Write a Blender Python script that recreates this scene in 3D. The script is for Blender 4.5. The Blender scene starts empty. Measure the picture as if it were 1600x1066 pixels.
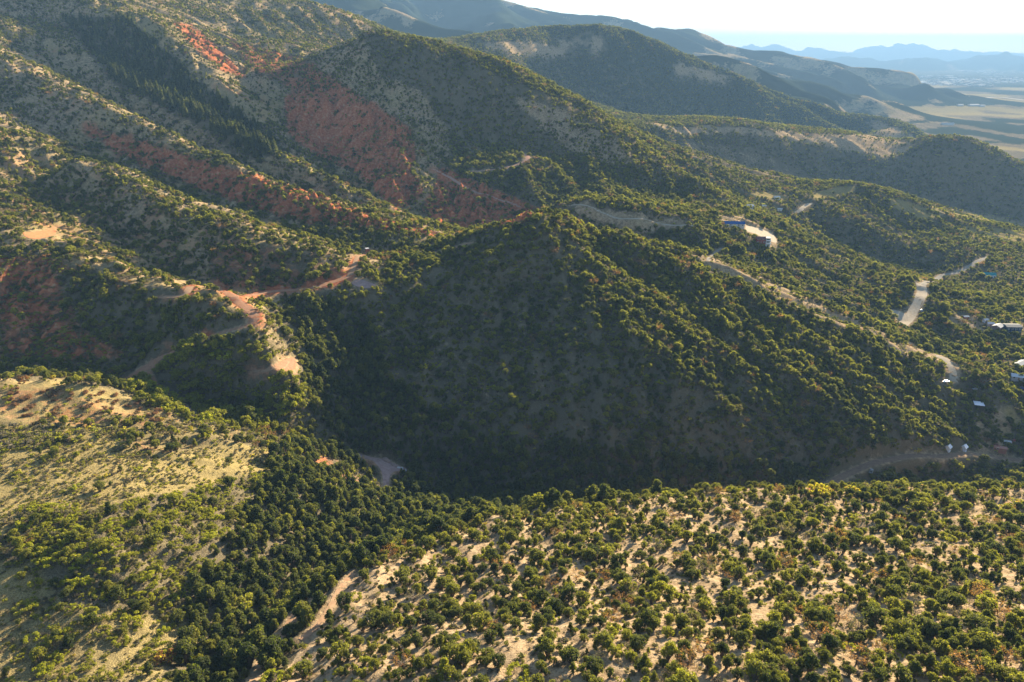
import bpy, math, random
import numpy as np

random.seed(7)
RNG = np.random.default_rng(11)
scene = bpy.context.scene
COL = scene.collection

# ------------------------------------------------------------------ camera, sky, sun, exposure
PITCH = math.radians(21.41)
FPX = 1150.0                                   # focal length in pixels of the 1600 wide photograph
SUN_EL, SUN_AZ = math.radians(17.5), math.radians(35.0)   # azimuth clockwise from the view direction (+Y)
SUN_STRENGTH, SKY_STRENGTH, EXPOSURE = 5.0, 0.055, 2.2
HAZE_DENSITY = 0.000074

cam_d = bpy.data.cameras.new("camera")
cam_d.sensor_width = 36.0
cam_d.lens = 36.0 * FPX / 1600.0
cam_d.clip_start = 0.5
cam_d.clip_end = 90000.0
cam = bpy.data.objects.new("camera", cam_d)
cam.rotation_euler = (math.pi / 2 - PITCH, 0, 0)
COL.objects.link(cam)
scene.camera = cam

world = bpy.data.worlds.new("World")
scene.world = world
world.use_nodes = True
wn = world.node_tree
for n in list(wn.nodes):
    wn.nodes.remove(n)
w_out = wn.nodes.new("ShaderNodeOutputWorld")
w_bg = wn.nodes.new("ShaderNodeBackground")
w_sky = wn.nodes.new("ShaderNodeTexSky")
w_sky.sky_type = 'NISHITA'
w_sky.sun_disc = False
w_sky.sun_elevation = SUN_EL
w_sky.sun_rotation = SUN_AZ
w_sky.altitude = 1800
w_sky.air_density = 1.0
w_sky.dust_density = 2.5
w_sky.ozone_density = 0.8
w_bg.inputs[1].default_value = SKY_STRENGTH
wn.links.new(w_sky.outputs[0], w_bg.inputs[0])
wn.links.new(w_bg.outputs[0], w_out.inputs[0])

sun_d = bpy.data.lights.new("sun", 'SUN')
sun_d.energy = SUN_STRENGTH
sun_d.angle = math.radians(0.53)
sun_d.color = (1.0, 0.84, 0.60)
sun = bpy.data.objects.new("sun", sun_d)
COL.objects.link(sun)
from mathutils import Vector
sdir = Vector((math.cos(SUN_EL) * math.sin(SUN_AZ), math.cos(SUN_EL) * math.cos(SUN_AZ), math.sin(SUN_EL)))
sun.rotation_euler = sdir.to_track_quat('Z', 'Y').to_euler()
sun.location = sdir * 1000

scene.view_settings.view_transform = 'Standard'
scene.view_settings.look = 'None'
scene.view_settings.gamma = 1.0
scene.view_settings.exposure = EXPOSURE
scene.view_settings.use_curve_mapping = False
scene.cycles.use_denoising = True
scene.cycles.max_bounces = 5
scene.cycles.diffuse_bounces = 3
scene.cycles.transmission_bounces = 3
scene.cycles.volume_bounces = 0
scene.cycles.transparent_max_bounces = 4

# ------------------------------------------------------------------ noise in numpy
def hash2(ix, iy, seed):
    h = (ix.astype(np.int64) * 374761393 + iy.astype(np.int64) * 668265263 + seed * 1442695041) & 0xFFFFFFFF
    h = ((h ^ (h >> 13)) * 1274126177) & 0xFFFFFFFF
    h = ((h ^ (h >> 16)) * 2246822519) & 0xFFFFFFFF
    return ((h ^ (h >> 15)) & 0xFFFFFF) / float(0xFFFFFF)

def vnoise(x, y, seed=0):
    ix, iy = np.floor(x), np.floor(y)
    fx, fy = x - ix, y - iy
    ux, uy = fx * fx * fx * (fx * (fx * 6 - 15) + 10), fy * fy * fy * (fy * (fy * 6 - 15) + 10)
    ix, iy = ix.astype(np.int64), iy.astype(np.int64)
    a, b = hash2(ix, iy, seed), hash2(ix + 1, iy, seed)
    c, d = hash2(ix, iy + 1, seed), hash2(ix + 1, iy + 1, seed)
    return (a + (b - a) * ux) * (1 - uy) + (c + (d - c) * ux) * uy      # 0..1

def fbm(x, y, seed=0, octv=4, gain=0.5):
    s, a, t = 0.0, 1.0, 0.0
    for o in range(octv):
        s = s + a * vnoise(x * 2 ** o + 17.3 * o, y * 2 ** o - 9.1 * o, seed + o)
        t += a
        a *= gain
    return s / t

def sstep(e0, e1, x):
    t = np.clip((x - e0) / (e1 - e0), 0, 1)
    return t * t * (3 - 2 * t)

# ------------------------------------------------------------------ surveying: sight lines to places
cp, sp = math.cos(PITCH), math.sin(PITCH)
def ray(u, v):
    a = (np.asarray(u, float) - 800) / FPX
    b = -(np.asarray(v, float) - 533) / FPX
    fwd = cp + b * sp
    return a / fwd, (-sp + b * cp) / fwd               # x/y and z/y

def survey(u, v, Y):
    kx, kz = ray(u, v)
    return kx * Y, Y * 1.0, kz * Y

def to_photo(x, y, z):
    depth = y * cp - z * sp
    up = y * sp + z * cp
    return 800 + FPX * x / depth, 533 - FPX * up / depth

# lines of spot heights (sight line u, v and distance ahead in metres): crests, gullies, slopes
LINES = [
 # front ridge
 [(420,1066,138),(700,1066,124),(1000,1066,120),(1300,1066,119),(1600,1066,122)],
 [(640,950,168),(1000,950,158),(1300,950,157),(1600,950,160)],
 [(640,880,200),(800,870,199),(1100,870,196),(1400,870,197),(1600,870,202)],
 [(700,838,222),(900,812,230),(1100,805,232),(1300,803,238),(1600,805,248)],
 [(560,882,200),(700,832,228),(830,800,246),(1000,776,262),(1200,766,270),(1400,760,282),(1600,775,298)],
 [(470,1000,160),(515,935,180),(560,882,200)],
 # gully left of the front ridge, down to the main valley
 [(330,1066,154),(372,1010,170),(430,955,192),(520,880,229),(620,828,268),(720,800,302),(850,792,330),(950,790,340),(1080,784,346),(1200,772,352),(1300,750,370)],
 [(1300,750,370),(1400,738,390),(1500,730,408),(1600,728,428)],
 # left hill and meadow
 [(0,1066,148),(150,1066,146),(260,1066,147)],
 [(0,950,174),(150,950,173),(300,960,180)],
 [(0,850,200),(180,850,198),(330,850,212),(420,850,225)],
 [(0,740,245),(200,740,250),(340,745,262),(450,750,278)],
 [(0,650,292),(150,655,295),(330,665,308),(430,690,318)],
 [(0,597,322),(100,600,322),(200,620,322),(280,648,322)],
 [(0,574,372),(100,574,376),(180,582,372),(230,592,368),(300,612,362),(400,632,358)],
 [(400,632,358),(470,650,356),(520,680,352),(560,706,350),(640,745,346),(740,778,340),(850,792,330)],
 # valley from the road junction
 [(300,436,478),(330,450,462),(400,474,446),(450,502,428),(475,560,398),(492,640,366),(540,690,354)],
 [(210,578,378),(260,556,380),(330,527,386),(385,512,386),(402,500,392),(392,484,402),(370,466,432)],
 [(300,560,368),(380,550,370),(440,575,362),(400,600,360)],
 # spur A
 [(-60,270,640),(0,318,575),(60,368,500),(200,428,446),(300,458,418),(380,488,400)],
 [(0,470,430),(100,480,425),(200,500,412),(280,515,398)],
 [(0,540,392),(100,540,392),(180,550,386)],
 # gully A/B
 [(60,262,705),(110,290,652),(165,322,606),(210,382,545),(270,432,490)],
 # spur B
 [(-60,170,800),(0,200,735),(150,272,645),(300,335,566),(400,362,532),(500,405,500),(545,428,485)],
 [(330,400,505),(420,430,485),(500,440,478)],
 # gully B/C
 [(0,145,905),(140,218,812),(250,268,742),(350,316,680),(430,350,628),(560,402,545)],
 # spur C
 [(-60,50,1080),(0,82,1010),(100,138,905),(200,188,820),(300,230,758),(450,296,680),(600,348,612),(700,377,568)],
 # gully C/D
 [(60,80,1120),(150,145,1000),(300,226,872),(430,288,772),(560,336,690)],
 # spur D
 [(40,20,1260),(100,60,1150),(240,140,985),(350,192,872),(450,240,795),(550,300,718),(635,345,662)],
 # gully D/E
 [(100,40,1260),(200,105,1135),(330,190,955),(430,258,850),(520,300,780)],
 # spur E
 [(60,-30,1350),(130,30,1220),(250,60,1140),(330,125,1010),(400,200,905),(470,262,825)],
 [(210,10,1320),(290,40,1260),(380,120,1120),(400,150,1060)],
 [(330,80,1180),(400,110,1110),(450,180,1005),(520,250,885),(600,322,770),(700,362,705),(800,384,692),(900,384,695),(1000,380,690),(1110,390,655),(1200,432,618),(1300,482,592),(1400,524,562),(1500,560,540)],
 # ridge H and shoulder behind
 [(-100,-90,1500),(100,-60,1500),(200,-25,1520),(330,5,1560),(470,2,1640),(530,22,1600),(580,46,1560)],
 [(380,60,1350),(450,70,1300),(500,80,1260)],
 # big dark mountain F
 [(430,100,1190),(480,96,1210),(540,68,1180),(590,50,1150),(640,68,1120),(700,80,1110),(760,93,1100),(850,140,1050),(950,190,1000),(1050,262,910),(1130,305,850)],
 [(520,140,1040),(600,145,1010),(700,150,1020),(800,190,980)],
 [(470,160,1000),(520,200,950),(560,240,890),(620,300,780)],
 [(600,200,925),(640,215,915),(650,262,845),(640,300,790)],
 [(690,262,860),(700,285,830),(740,320,775),(760,350,735)],
 [(760,230,935),(800,238,905),(825,246,880),(790,262,850),(690,265,858)],
 [(690,270,850),(760,296,812),(830,318,775),(860,338,745)],
 [(850,250,900),(900,280,850),(960,300,820),(1020,300,850)],
 # saddle and centre hill
 [(500,480,448),(600,450,470),(650,420,505),(700,394,535),(740,380,540),(790,355,546),(850,338,550),(890,341,556)],
 [(545,500,452),(610,480,460)],
 [(870,345,548),(895,400,515),(920,452,486),(1000,540,430),(1080,600,405),(1150,650,393),(1210,695,385),(1270,732,380)],
 [(650,500,452),(750,470,470),(830,440,492)],
 [(540,600,398),(650,590,404),(750,590,406),(850,590,408),(940,560,420)],
 [(600,680,362),(700,680,370),(850,690,368),(980,690,368),(1080,710,370)],
 [(820,380,520),(760,420,494)],
 # gully between the two spurs of the centre hill, and second spur
 [(930,370,560),(1000,432,522),(1100,490,488),(1200,548,458),(1300,600,438),(1400,655,422)],
 [(890,341,556),(960,362,562),(1080,402,560),(1160,436,548),(1240,472,532),(1320,508,522),(1400,540,510),(1490,578,494),(1560,600,486)],
 [(1300,690,392),(1400,705,400),(1500,710,412),(1600,716,426)],
 [(1400,640,436),(1500,640,456),(1600,640,470)],
 [(1560,600,492),(1600,560,540),(1600,520,590)],
 # terrace and house ridge
 [(860,322,720),(900,326,712),(1000,345,700),(1080,358,690)],
 [(900,310,800),(1000,318,780),(1080,330,765),(1140,343,745),(1180,362,730),(1212,382,705),(1250,412,686),(1300,440,668),(1380,492,618)],
 [(1438,440,672),(1440,465,640),(1415,505,598)],
 [(1500,470,660),(1560,470,680),(1600,470,700)],
 # valley and K ridge
 [(1030,270,980),(1100,298,930),(1180,322,940),(1260,352,925),(1330,385,885),(1400,420,845),(1500,455,730)],
 [(1080,240,1200),(1180,268,1110),(1280,298,1055),(1340,288,1050),(1400,306,1030),(1500,338,1000),(1600,368,985)],
 [(1330,340,930),(1400,360,950),(1500,400,840),(1600,425,800)],
 # V4 and J ridge
 [(960,215,1370),(1060,240,1415),(1200,268,1465),(1300,280,1500),(1400,286,1470),(1500,315,1440),(1600,345,1385)],
 [(950,188,1500),(1000,192,1500),(1020,203,1440),(1080,206,1500),(1150,199,1550),(1200,204,1560),(1250,216,1600),(1330,214,1650),(1390,226,1640),(1420,238,1570),(1440,220,1560),(1480,213,1550),(1530,238,1500),(1600,284,1450)],
 [(1080,222,1462),(1200,238,1512),(1300,248,1560),(1400,262,1510)],
 [(1330,232,1590),(1280,228,1570)],
 [(1100,196,1960),(1200,203,2060),(1330,208,2160),(1420,210,2200)],
 # low ground hidden behind F, and behind the I ridge
 [(600,110,1450),(660,120,1500),(720,130,1600),(800,140,1650),(880,165,1600),(960,205,1560)],
 [(600,90,2300),(660,88,2500),(720,92,2700),(800,92,2900),(900,92,3000),(1000,108,2950),(1100,138,2900),(1200,168,2900)],
 # I ridge
 [(730,74,2000),(790,73,2080),(850,62,2220),(900,52,2300),(950,62,2300),(1000,85,2280),(1050,104,2300),(1150,133,2350),(1260,166,2350),(1370,206,2280)],
 [(780,90,2030),(850,95,2160),(900,95,2240),(960,120,2210),(1050,140,2230),(1130,158,2280)],
 [(960,172,2090),(1050,184,2130),(1150,190,2210),(1250,198,2270)],
 [(1360,160,3900),(1390,166,3700),(1340,178,3500)],
 # middle distance foothills of the far range
 [(700,60,3800),(760,55,4200),(850,50,4600)],
 [(1000,100,3200),(1100,118,3300),(1200,135,3500),(1290,150,3700)],
 [(960,85,4400),(1050,98,4600),(1150,112,4700),(1250,128,4700),(1320,146,4700)],
 # far range
 [(470,-60,4700),(560,-25,5000),(590,4,5100),(620,3,5200),(700,-3,5400),(740,8,5400),(780,19,5400),(850,24,5500),(900,33,5600),(960,45,5700),(1010,52,5800),(1060,50,5900),(1110,66,5850),(1150,80,5800),(1250,99,5600),(1350,119,5400),(1420,131,5200),(1490,144,5100)],
 [(560,30,4600),(640,40,4400),(700,62,3300)],
]
PLAIN = -312.0
SPOTS = [  # x, y, z
 (0,20,-98),(-90,25,-110),(100,25,-98),(-180,70,-135),(180,70,-118),
 (-500,200,-140),(-420,330,-150),(-700,450,-90),(-1100,800,40),(-1500,1200,140),(-2200,2000,260),(-3500,4000,420),
 (-6000,9000,600),(-2500,9000,560),(-4000,6000,500),(-900,4200,300),
 (320,130,-135),(400,250,-165),(560,420,-245),(800,600,-262),(1100,900,-285),(1500,1400,-308),
]
for (x, y) in [(1250,1900),(1700,1700),(1500,2300),(2100,2400),(1500,2800),(2000,3200),(2700,3000),(1950,4100),(2700,4300),(3600,4300),(3000,5400),(4200,5600),(5600,5000),(3600,7500),(5200,7500),(7500,8000),(3000,8500),(1500,11000),(5000,11000),(9000,11000),(1000,16000),(6000,16000),(12000,16000),(0,22000),(8000,30000),(-4000,30000),(20000,25000)]:
    SPOTS.append((x, y, PLAIN))

def densify():
    pts = []
    for L in LINES:
        P = [survey(*p) for p in L]
        for a, b in zip(P[:-1], P[1:]):
            d = math.hypot(b[0] - a[0], b[1] - a[1])
            n = max(1, int(d / (0.035 * 0.5 * (a[1] + b[1]))))
            n = min(n, 4)
            for k in range(n):
                t = k / n
                pts.append([a[i] + (b[i] - a[i]) * t for i in range(3)])
        pts.append(list(P[-1]))
    pts += [list(s) for s in SPOTS]
    P = np.array(pts, float)
    q = np.stack([np.arctan2(P[:, 0], P[:, 1]), np.log(np.hypot(P[:, 0], P[:, 1]))], 1)
    keep = []
    for i in range(len(q)):
        if all(np.hypot(*(q[i] - q[j])) > 0.006 for j in keep):
            keep.append(i)
    return P[keep], q[keep]

CP, CQ = densify()
C_MQ = 0.012
def phi(d2):
    return np.sqrt(d2 + C_MQ ** 2)
# heights are fitted relative to distance (z / r), which keeps near and far relief equally crisp
_r = np.hypot(CP[:, 0], CP[:, 1])
_n = len(CQ)
_A = phi(((CQ[:, None] - CQ[None]) ** 2).sum(-1))
_A[np.diag_indices(_n)] -= 0.0020
_Pm = np.concatenate([np.ones((_n, 1)), CQ], 1)
_M = np.block([[_A, _Pm], [_Pm.T, np.zeros((3, 3))]])
_w = np.linalg.solve(_M, np.concatenate([CP[:, 2] / _r, np.zeros(3)]))

def base_height(q):
    out = np.empty(len(q))
    for s in range(0, len(q), 20000):
        qq = q[s:s + 20000]
        d2 = (qq[:, :1] - CQ[None, :, 0]) ** 2 + (qq[:, 1:] - CQ[None, :, 1]) ** 2
        out[s:s + 20000] = phi(d2) @ _w[:_n] + _w[_n] + qq @ _w[_n + 1:]
    return out * np.exp(q[:, 1])

# ------------------------------------------------------------------ terrain grid, finer near the viewpoint
DAMP = 0.8
NA = 600
AZ = np.radians(np.linspace(-48, 48, NA))
RR = np.concatenate([np.exp(np.linspace(math.log(24), math.log(70), 40))[:-1],
                     np.exp(np.linspace(math.log(70), math.log(1700), 720))[:-1],
                     np.exp(np.linspace(math.log(1700), math.log(9000), 230))[:-1],
                     np.exp(np.linspace(math.log(9000), math.log(45000), 60))])
NR = len(RR)
LR = np.log(RR)
GA, GL = np.meshgrid(AZ, LR, indexing='ij')
# coarse fit, then bicubic-like refinement by evaluating every 2nd line
ca = np.unique(np.concatenate([np.arange(0, NA, 2), [NA - 1]]))
cr = np.unique(np.concatenate([np.arange(0, NR, 2), [NR - 1]]))
cq = np.stack(np.meshgrid(AZ[ca], LR[cr], indexing='ij'), -1).reshape(-1, 2)
CZ = base_height(cq).reshape(len(ca), len(cr))
tmp = np.empty((len(ca), NR))
for i in range(len(ca)):
    tmp[i] = np.interp(LR, LR[cr], CZ[i])
Z0 = np.empty((NA, NR))
for j in range(NR):
    Z0[:, j] = np.interp(AZ, AZ[ca], tmp[:, j])
GX = np.sin(GA) * np.exp(GL)
GY = np.cos(GA) * np.exp(GL)
GR = np.exp(GL)
Z0 = np.where(GR > 9000, PLAIN + (Z0 - PLAIN) * sstep(16000, 8500, GR), Z0)
Z0 = np.maximum(Z0, PLAIN - 6)

def slopes(Z):
    da = np.gradient(Z, AZ, axis=0) / GR
    dr = np.gradient(Z, LR, axis=1) / GR
    sx = dr * np.sin(GA) + da * np.cos(GA)
    sy = dr * np.cos(GA) - da * np.sin(GA)
    return sx, sy

def gullies(X, Y, sx, sy, wl, seed):
    """down-slope ribs and rills: oriented waves that follow the local fall line"""
    px, py = X / wl, Y / wl
    ix, iy = np.floor(px), np.floor(py)
    m = np.hypot(sx, sy) + 1e-6
    dx, dy = -sy / m, sx / m                     # across the fall line
    acc = np.zeros_like(px); wt = np.zeros_like(px)
    for i in (-1, 0, 1):
        for j in (-1, 0, 1):
            cx, cy = ix + i, iy + j
            hx = hash2(cx, cy, seed); hy = hash2(cx, cy, seed + 51)
            ox, oy = px - (cx + hx), py - (cy + hy)
            w = np.exp(-(ox * ox + oy * oy) * 2.2)
            acc += w * np.cos((ox * dx + oy * dy) * 2 * math.pi * 1.25)
            wt += w
    return acc / (wt + 1e-6) * np.clip(m * 3.2, 0, 1)

def blur(Z, n):
    for _ in range(n):
        Z = (np.roll(Z, 1, 0) + 2 * Z + np.roll(Z, -1, 0)) / 4
        Z = (np.roll(Z, 1, 1) + 2 * Z + np.roll(Z, -1, 1)) / 4
    return Z

wx = 30 * (fbm(GX / 90, GY / 90, 3, 3) - .5); wy = 30 * (fbm(GX / 90, GY / 90, 8, 3) - .5)
sx, sy = slopes(blur(Z0, 6))
near = sstep(110, 330, GR)
Z = Z0.copy()
D = gullies(GX + wx, GY + wy, sx, sy, 62, 5) * 4.3 * sstep(260, 520, GR) * sstep(4200, 2400, GR)
D += gullies(GX + wx, GY + wy, sx, sy, 27, 9) * (0.7 + 2.4 * near) * sstep(4000, 2000, GR)
D += gullies(GX + .4 * wx, GY + .4 * wy, sx, sy, 11, 13) * (0.25 + 0.35 * near) * sstep(1500, 700, GR)
D += (fbm(GX / 75, GY / 75, 21, 4) - .5) * (2 + 9 * sstep(260, 430, GR)) * sstep(5000, 2500, GR)
D += (fbm(GX / 9, GY / 9, 22, 3) - .5) * 0.9 * sstep(1500, 700, GR)
up = sstep(-295, -230, Z0)
wX = GX + 260 * (fbm(GX / 900, GY / 900, 31, 3) - .5); wY = GY + 260 * (fbm(GX / 900, GY / 900, 37, 3) - .5)
far = sstep(1900, 3600, GR)
D += up * far * gullies(wX, wY, sx, sy, 620, 41) * 150
D += up * sstep(1300, 2400, GR) * gullies(wX, wY, sx, sy, 230, 43) * (9 + 18 * far)
D += up * far * (fbm(GX / 500, GY / 500, 44, 4) - .5) * 70
D *= np.where(GR > 1700, np.clip(up, 0.05, 1), np.clip(up * 1.0 + .2, 0, 1))
D *= sstep(14000, 9000, GR)
Z = Z0 + D * DAMP
# mountains on the horizon, 20 to 34 km off
def far_hill(Z, u, half, top_v, dist, thick, seed):
    a = math.atan(ray(u, 90)[0]); h = -(top_v - 82.0) / FPX * dist - PLAIN
    ww = (GA - a) / half
    prof = np.exp(-ww ** 2 * 1.6) * (0.62 + 0.72 * fbm(GA * 75 + seed, GL * 14, seed, 5))
    cross = np.exp(-((GR - dist) / thick) ** 2)
    return np.maximum(Z, PLAIN + h * prof * cross)
for args in [(1180,.09,71,26000,2600,1),(1270,.09,77,27000,2600,2),(1395,.085,72,30000,3000,3),(1480,.1,79,29000,2600,4),
             (1590,.09,80,31000,2600,5),(1690,.07,74,30000,2600,6),(1320,.08,88,19000,1900,7),(1430,.07,88,18500,1500,8),
             (1560,.06,83,20000,1800,9),(1230,.05,90,20500,1500,10),(1660,.05,88,18000,1500,12),(1060,.06,75,28000,3000,14),(900,.1,60,29000,3000,15)]:
    Z = far_hill(Z, *args)

def grid_sample(F, x, y):
    a = np.arctan2(x, y); l = np.log(np.maximum(np.hypot(x, y), 1.0))
    fa = np.clip((a - AZ[0]) / (AZ[1] - AZ[0]), 0, NA - 1.001)
    fr = np.clip(np.interp(l, LR, np.arange(NR)), 0, NR - 1.001)
    i, j = fa.astype(int), fr.astype(int)
    s, t = fa - i, fr - j
    return (F[i, j] * (1 - s) + F[i + 1, j] * s) * (1 - t) + (F[i, j + 1] * (1 - s) + F[i + 1, j + 1] * s) * t

def hit(u, v, F=None):
    """where the sight line (u, v) first meets the ground"""
    F = Z if F is None else F
    kx, kz = ray(u, v)
    t = kz / math.sqrt(1 + kx * kx)
    az = math.atan(kx)
    x, y = np.sin(az) * RR, np.cos(az) * RR
    col = grid_sample(F, x, y) / RR
    k = int(np.argmax(col >= t))
    if k < 2:
        k = 2
    c0, c1 = col[k - 1], col[k]
    f = (t - c0) / (c1 - c0 + 1e-9)
    r = RR[k - 1] + (RR[k] - RR[k - 1]) * min(max(f, 0), 1)
    return math.sin(az) * r, math.cos(az) * r
# ------------------------------------------------------------------ what grows where (polygons surveyed on the ground)
def inpoly(u, v, poly):
    P = np.array(poly, float)
    m = (u > P[:, 0].min()) & (u < P[:, 0].max()) & (v > P[:, 1].min()) & (v < P[:, 1].max())
    out = np.zeros(u.shape, bool)
    uu, vv = u[m], v[m]
    c = np.zeros(uu.shape, bool)
    x1, y1 = P[-1]
    for x2, y2 in P:
        cond = ((y1 > vv) != (y2 > vv))
        with np.errstate(divide='ignore', invalid='ignore'):
            xi = (x2 - x1) * (vv - y1) / (y2 - y1 + 1e-12) + x1
        c ^= cond & (uu < xi)
        x1, y1 = x2, y2
    out[m] = c
    return out

# poly, tree cover, bare tan soil, red soil, pale dry grass, kind (0 juniper mix, 1 oak scrub, 2 tall dark pine, 3 fir slope, 4 none)
REG = [
 ([(-300,-50),(480,-50),(600,60),(700,200),(720,370),(560,440),(0,600),(-300,600)], .52,.6,.28,.42, 0),
 ([(0,190),(160,280),(300,345),(400,372),(560,430),(380,480),(200,420),(60,350),(0,300)], .52,.6,.38,.45, 0),
 ([(100,30),(200,30),(300,120),(440,230),(400,250),(300,190),(180,130)], .85,.05,.1,.0, 3),
 ([(0,400),(60,400),(180,440),(330,490),(360,505),(300,540),(200,560),(0,570)], .58,.10,.62,.2, 1),
 ([(80,420),(330,470),(370,500),(230,560),(130,520)], .80,.05,.25,.0, 0),
 ([(120,195),(250,232),(420,285),(600,340),(700,368),(600,362),(440,338),(330,300),(220,258)], .26,.05,1.0,.0, 0),
 ([(270,35),(300,40),(370,105),(385,122),(350,112),(300,70)], .34,.0,.8,.1, 0),
 ([(350,60),(470,90),(560,150),(480,150),(400,110)], .55,.0,.6,.1, 0),
 ([(445,150),(520,135),(560,150),(640,200),(648,255),(600,300),(560,270),(490,240),(450,205)], .15,.1,1.0,.0, 0),
 ([(560,270),(640,250),(660,300),(620,330)], .32,.1,.9,.0, 0),
 ([(560,50),(640,60),(860,140),(950,200),(1000,250),(840,240),(700,160),(600,120)], .64,.25,.1,.0, 0),
 ([(800,150),(900,180),(1000,250),(960,262),(880,230)], .55,.8,.0,.1, 0),
 ([(690,262),(790,300),(850,330),(830,350),(700,360),(660,330)], .36,.15,.85,.0, 0),
 ([(900,320),(1000,335),(1110,350),(1110,366),(1000,360),(900,342)], .22,.9,.0,.35, 0),
 ([(330,380),(500,400),(560,440),(420,460),(340,440)], .68,.15,.45,.1, 0),
 # centre hill
 ([(500,480),(700,395),(850,335),(900,340),(1000,520),(1280,735),(850,800),(700,790),(480,650)], .74,.22,.05,.0, 0),
 ([(560,500),(650,480),(760,470),(860,500),(900,590),(820,640),(680,620),(600,590)], .68,.30,.05,.0, 0),
 ([(460,470),(560,480),(620,600),(760,690),(1000,700),(1280,745),(850,805),(740,790),(560,710),(470,640)], .97,.0,.1,.0, 2),
 ([(870,340),(1090,400),(1560,600),(1500,720),(1280,730),(1150,650),(1000,540)], .86,.2,.0,.1, 0),
 ([(1075,396),(1130,408),(1260,468),(1400,530),(1500,572),(1500,582),(1380,538),(1240,478),(1120,424)], .10,1.2,.0,.1, 0),
 ([(1000,400),(1090,415),(1280,500),(1400,560),(1380,590),(1180,520),(1040,450)], .90,.0,.0,.0, 0),
 # right side
 ([(1100,400),(1200,380),(1420,520),(1600,600),(1600,300),(1280,290),(1000,240)], .76,.22,.0,.22, 0),
 ([(1270,302),(1310,293),(1342,288),(1335,297),(1300,310),(1272,312)], .03,.3,.0,1, 4),
 ([(1385,306),(1425,318),(1465,338),(1440,342),(1400,326)], .08,.4,.0,1, 4),
 ([(1440,318),(1600,348),(1600,356),(1460,332)], .18,.8,.0,.6, 4),
 ([(1505,353),(1600,362),(1600,378),(1520,370)], .15,.2,.0,1, 4),
 ([(1130,300),(1210,300),(1240,312),(1180,308)], .15,.3,.0,1, 4),
 ([(1125,336),(1165,338),(1215,372),(1212,388),(1185,372),(1150,356),(1130,352)], .04,1,.1,.0, 4),
 ([(1560,632),(1580,634),(1598,662),(1585,664),(1566,650)], .02,.6,.0,1, 4),
 ([(1520,640),(1570,640),(1590,700),(1530,700)], .42,.7,.1,.5, 0),
 ([(1480,490),(1600,505),(1600,525),(1540,520),(1490,505)], .35,.8,.0,.1, 0),
 ([(1300,725),(1370,700),(1600,735),(1600,775),(1340,765)], .72,.1,.08,.2, 0),
 # J, I and the rest of the middle distance
 ([(960,180),(1100,215),(1600,290),(1600,345),(1400,295),(1200,280),(1000,245)], .93,.05,.0,.0, 0),
 ([(975,183),(1020,188),(1060,200),(1150,193),(1250,208),(1400,212),(1430,232),(1380,246),(1330,232),(1230,216),(1150,207),(1070,212)], .16,1.2,.0,.2, 0),
 ([(1040,215),(1180,232),(1280,282),(1180,276),(1080,250)], .30,.4,.0,.2, 0),
 ([(730,60),(1000,40),(1400,200),(1330,212),(1000,190),(800,130),(700,90)], .92,.08,.0,.0, 0),
 ([(740,66),(830,66),(900,80),(880,88),(800,84)], .2,1.2,.0,.3, 0),
 ([(860,60),(940,60),(960,78),(900,76)], .25,1.2,.0,.2, 0),
 ([(1060,98),(1150,122),(1130,132),(1050,116)], .2,1,.0,.3, 0),
 ([(1330,175),(1400,200),(1440,220),(1380,212)], .2,.9,.0,.3, 0),
 # valley by the red road
 ([(230,560),(300,535),(400,540),(470,590),(475,660),(420,650),(300,625),(240,600)], .97,.0,.2,.0, 6),
 ([(370,490),(410,480),(470,570),(470,595),(430,570),(405,520)], .7,.4,.25,.4, 1),
 # left meadow
 ([(-200,592),(90,596),(200,612),(290,650),(330,690),(240,680),(100,664),(-200,668)], .015,.5,.36,.5, 4),
 ([(-200,664),(170,668),(300,690),(430,700),(420,745),(330,790),(200,830),(-200,850)], .05,.3,.15,.7, 5),
 ([(165,648),(260,655),(430,650),(400,690),(330,700),(240,715),(190,690)], .55,.2,.3,.4, 0),
 ([(180,578),(240,590),(330,645),(440,655),(430,680),(290,655),(210,620)], .98,.0,.2,.1, 6),
 ([(20,790),(150,800),(300,760),(400,740),(430,800),(360,880),(280,960),(90,930),(30,880)], .92,.1,.1,.3, 1),
 ([(-200,850),(40,880),(90,940),(60,1066),(-200,1066)], .14,.3,.3,.6, 5),
 ([(60,940),(280,960),(330,900),(250,1080),(40,1080)], .55,.1,.2,.5, 1),
 ([(-200,1066),(300,1066),(300,1500),(-200,1500)], .5,.1,.2,.4, 1),
 ([(290,1080),(300,940),(380,800),(430,700),(540,690),(640,740),(820,790),(700,832),(560,885),(460,1000),(400,1080)], .92,.0,.15,.0, 2),
 ([(470,700),(560,706),(640,740),(600,770),(500,740)], .6,.1,.4,.0, 2),
 # front ridge
 ([(405,1080),(470,985),(560,885),(700,832),(830,800),(1000,772),(1200,760),(1600,758),(1900,760),(1900,1600),(405,1600)], .55,.95,.05,.12, 0),
 ([(405,1080),(470,985),(560,885),(640,870),(560,960),(470,1080)], .45,.8,.30,.2, 0),
 ([(830,805),(1000,775),(1600,762),(1600,850),(1300,860),(1000,840)], .62,.65,.05,.1, 0),
 ([(1340,900),(1450,880),(1600,960),(1600,1080),(1150,1080),(1180,980)], .72,.95,.0,.1, 0),
 ([(1240,850),(1330,880),(1300,960),(1190,1000),(1120,960),(1170,900)], .46,1,.0,.0, 0),
 ([(1265,755),(1310,765),(1290,785),(1262,775)], .25,.2,.9,.0, 0),
]

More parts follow.
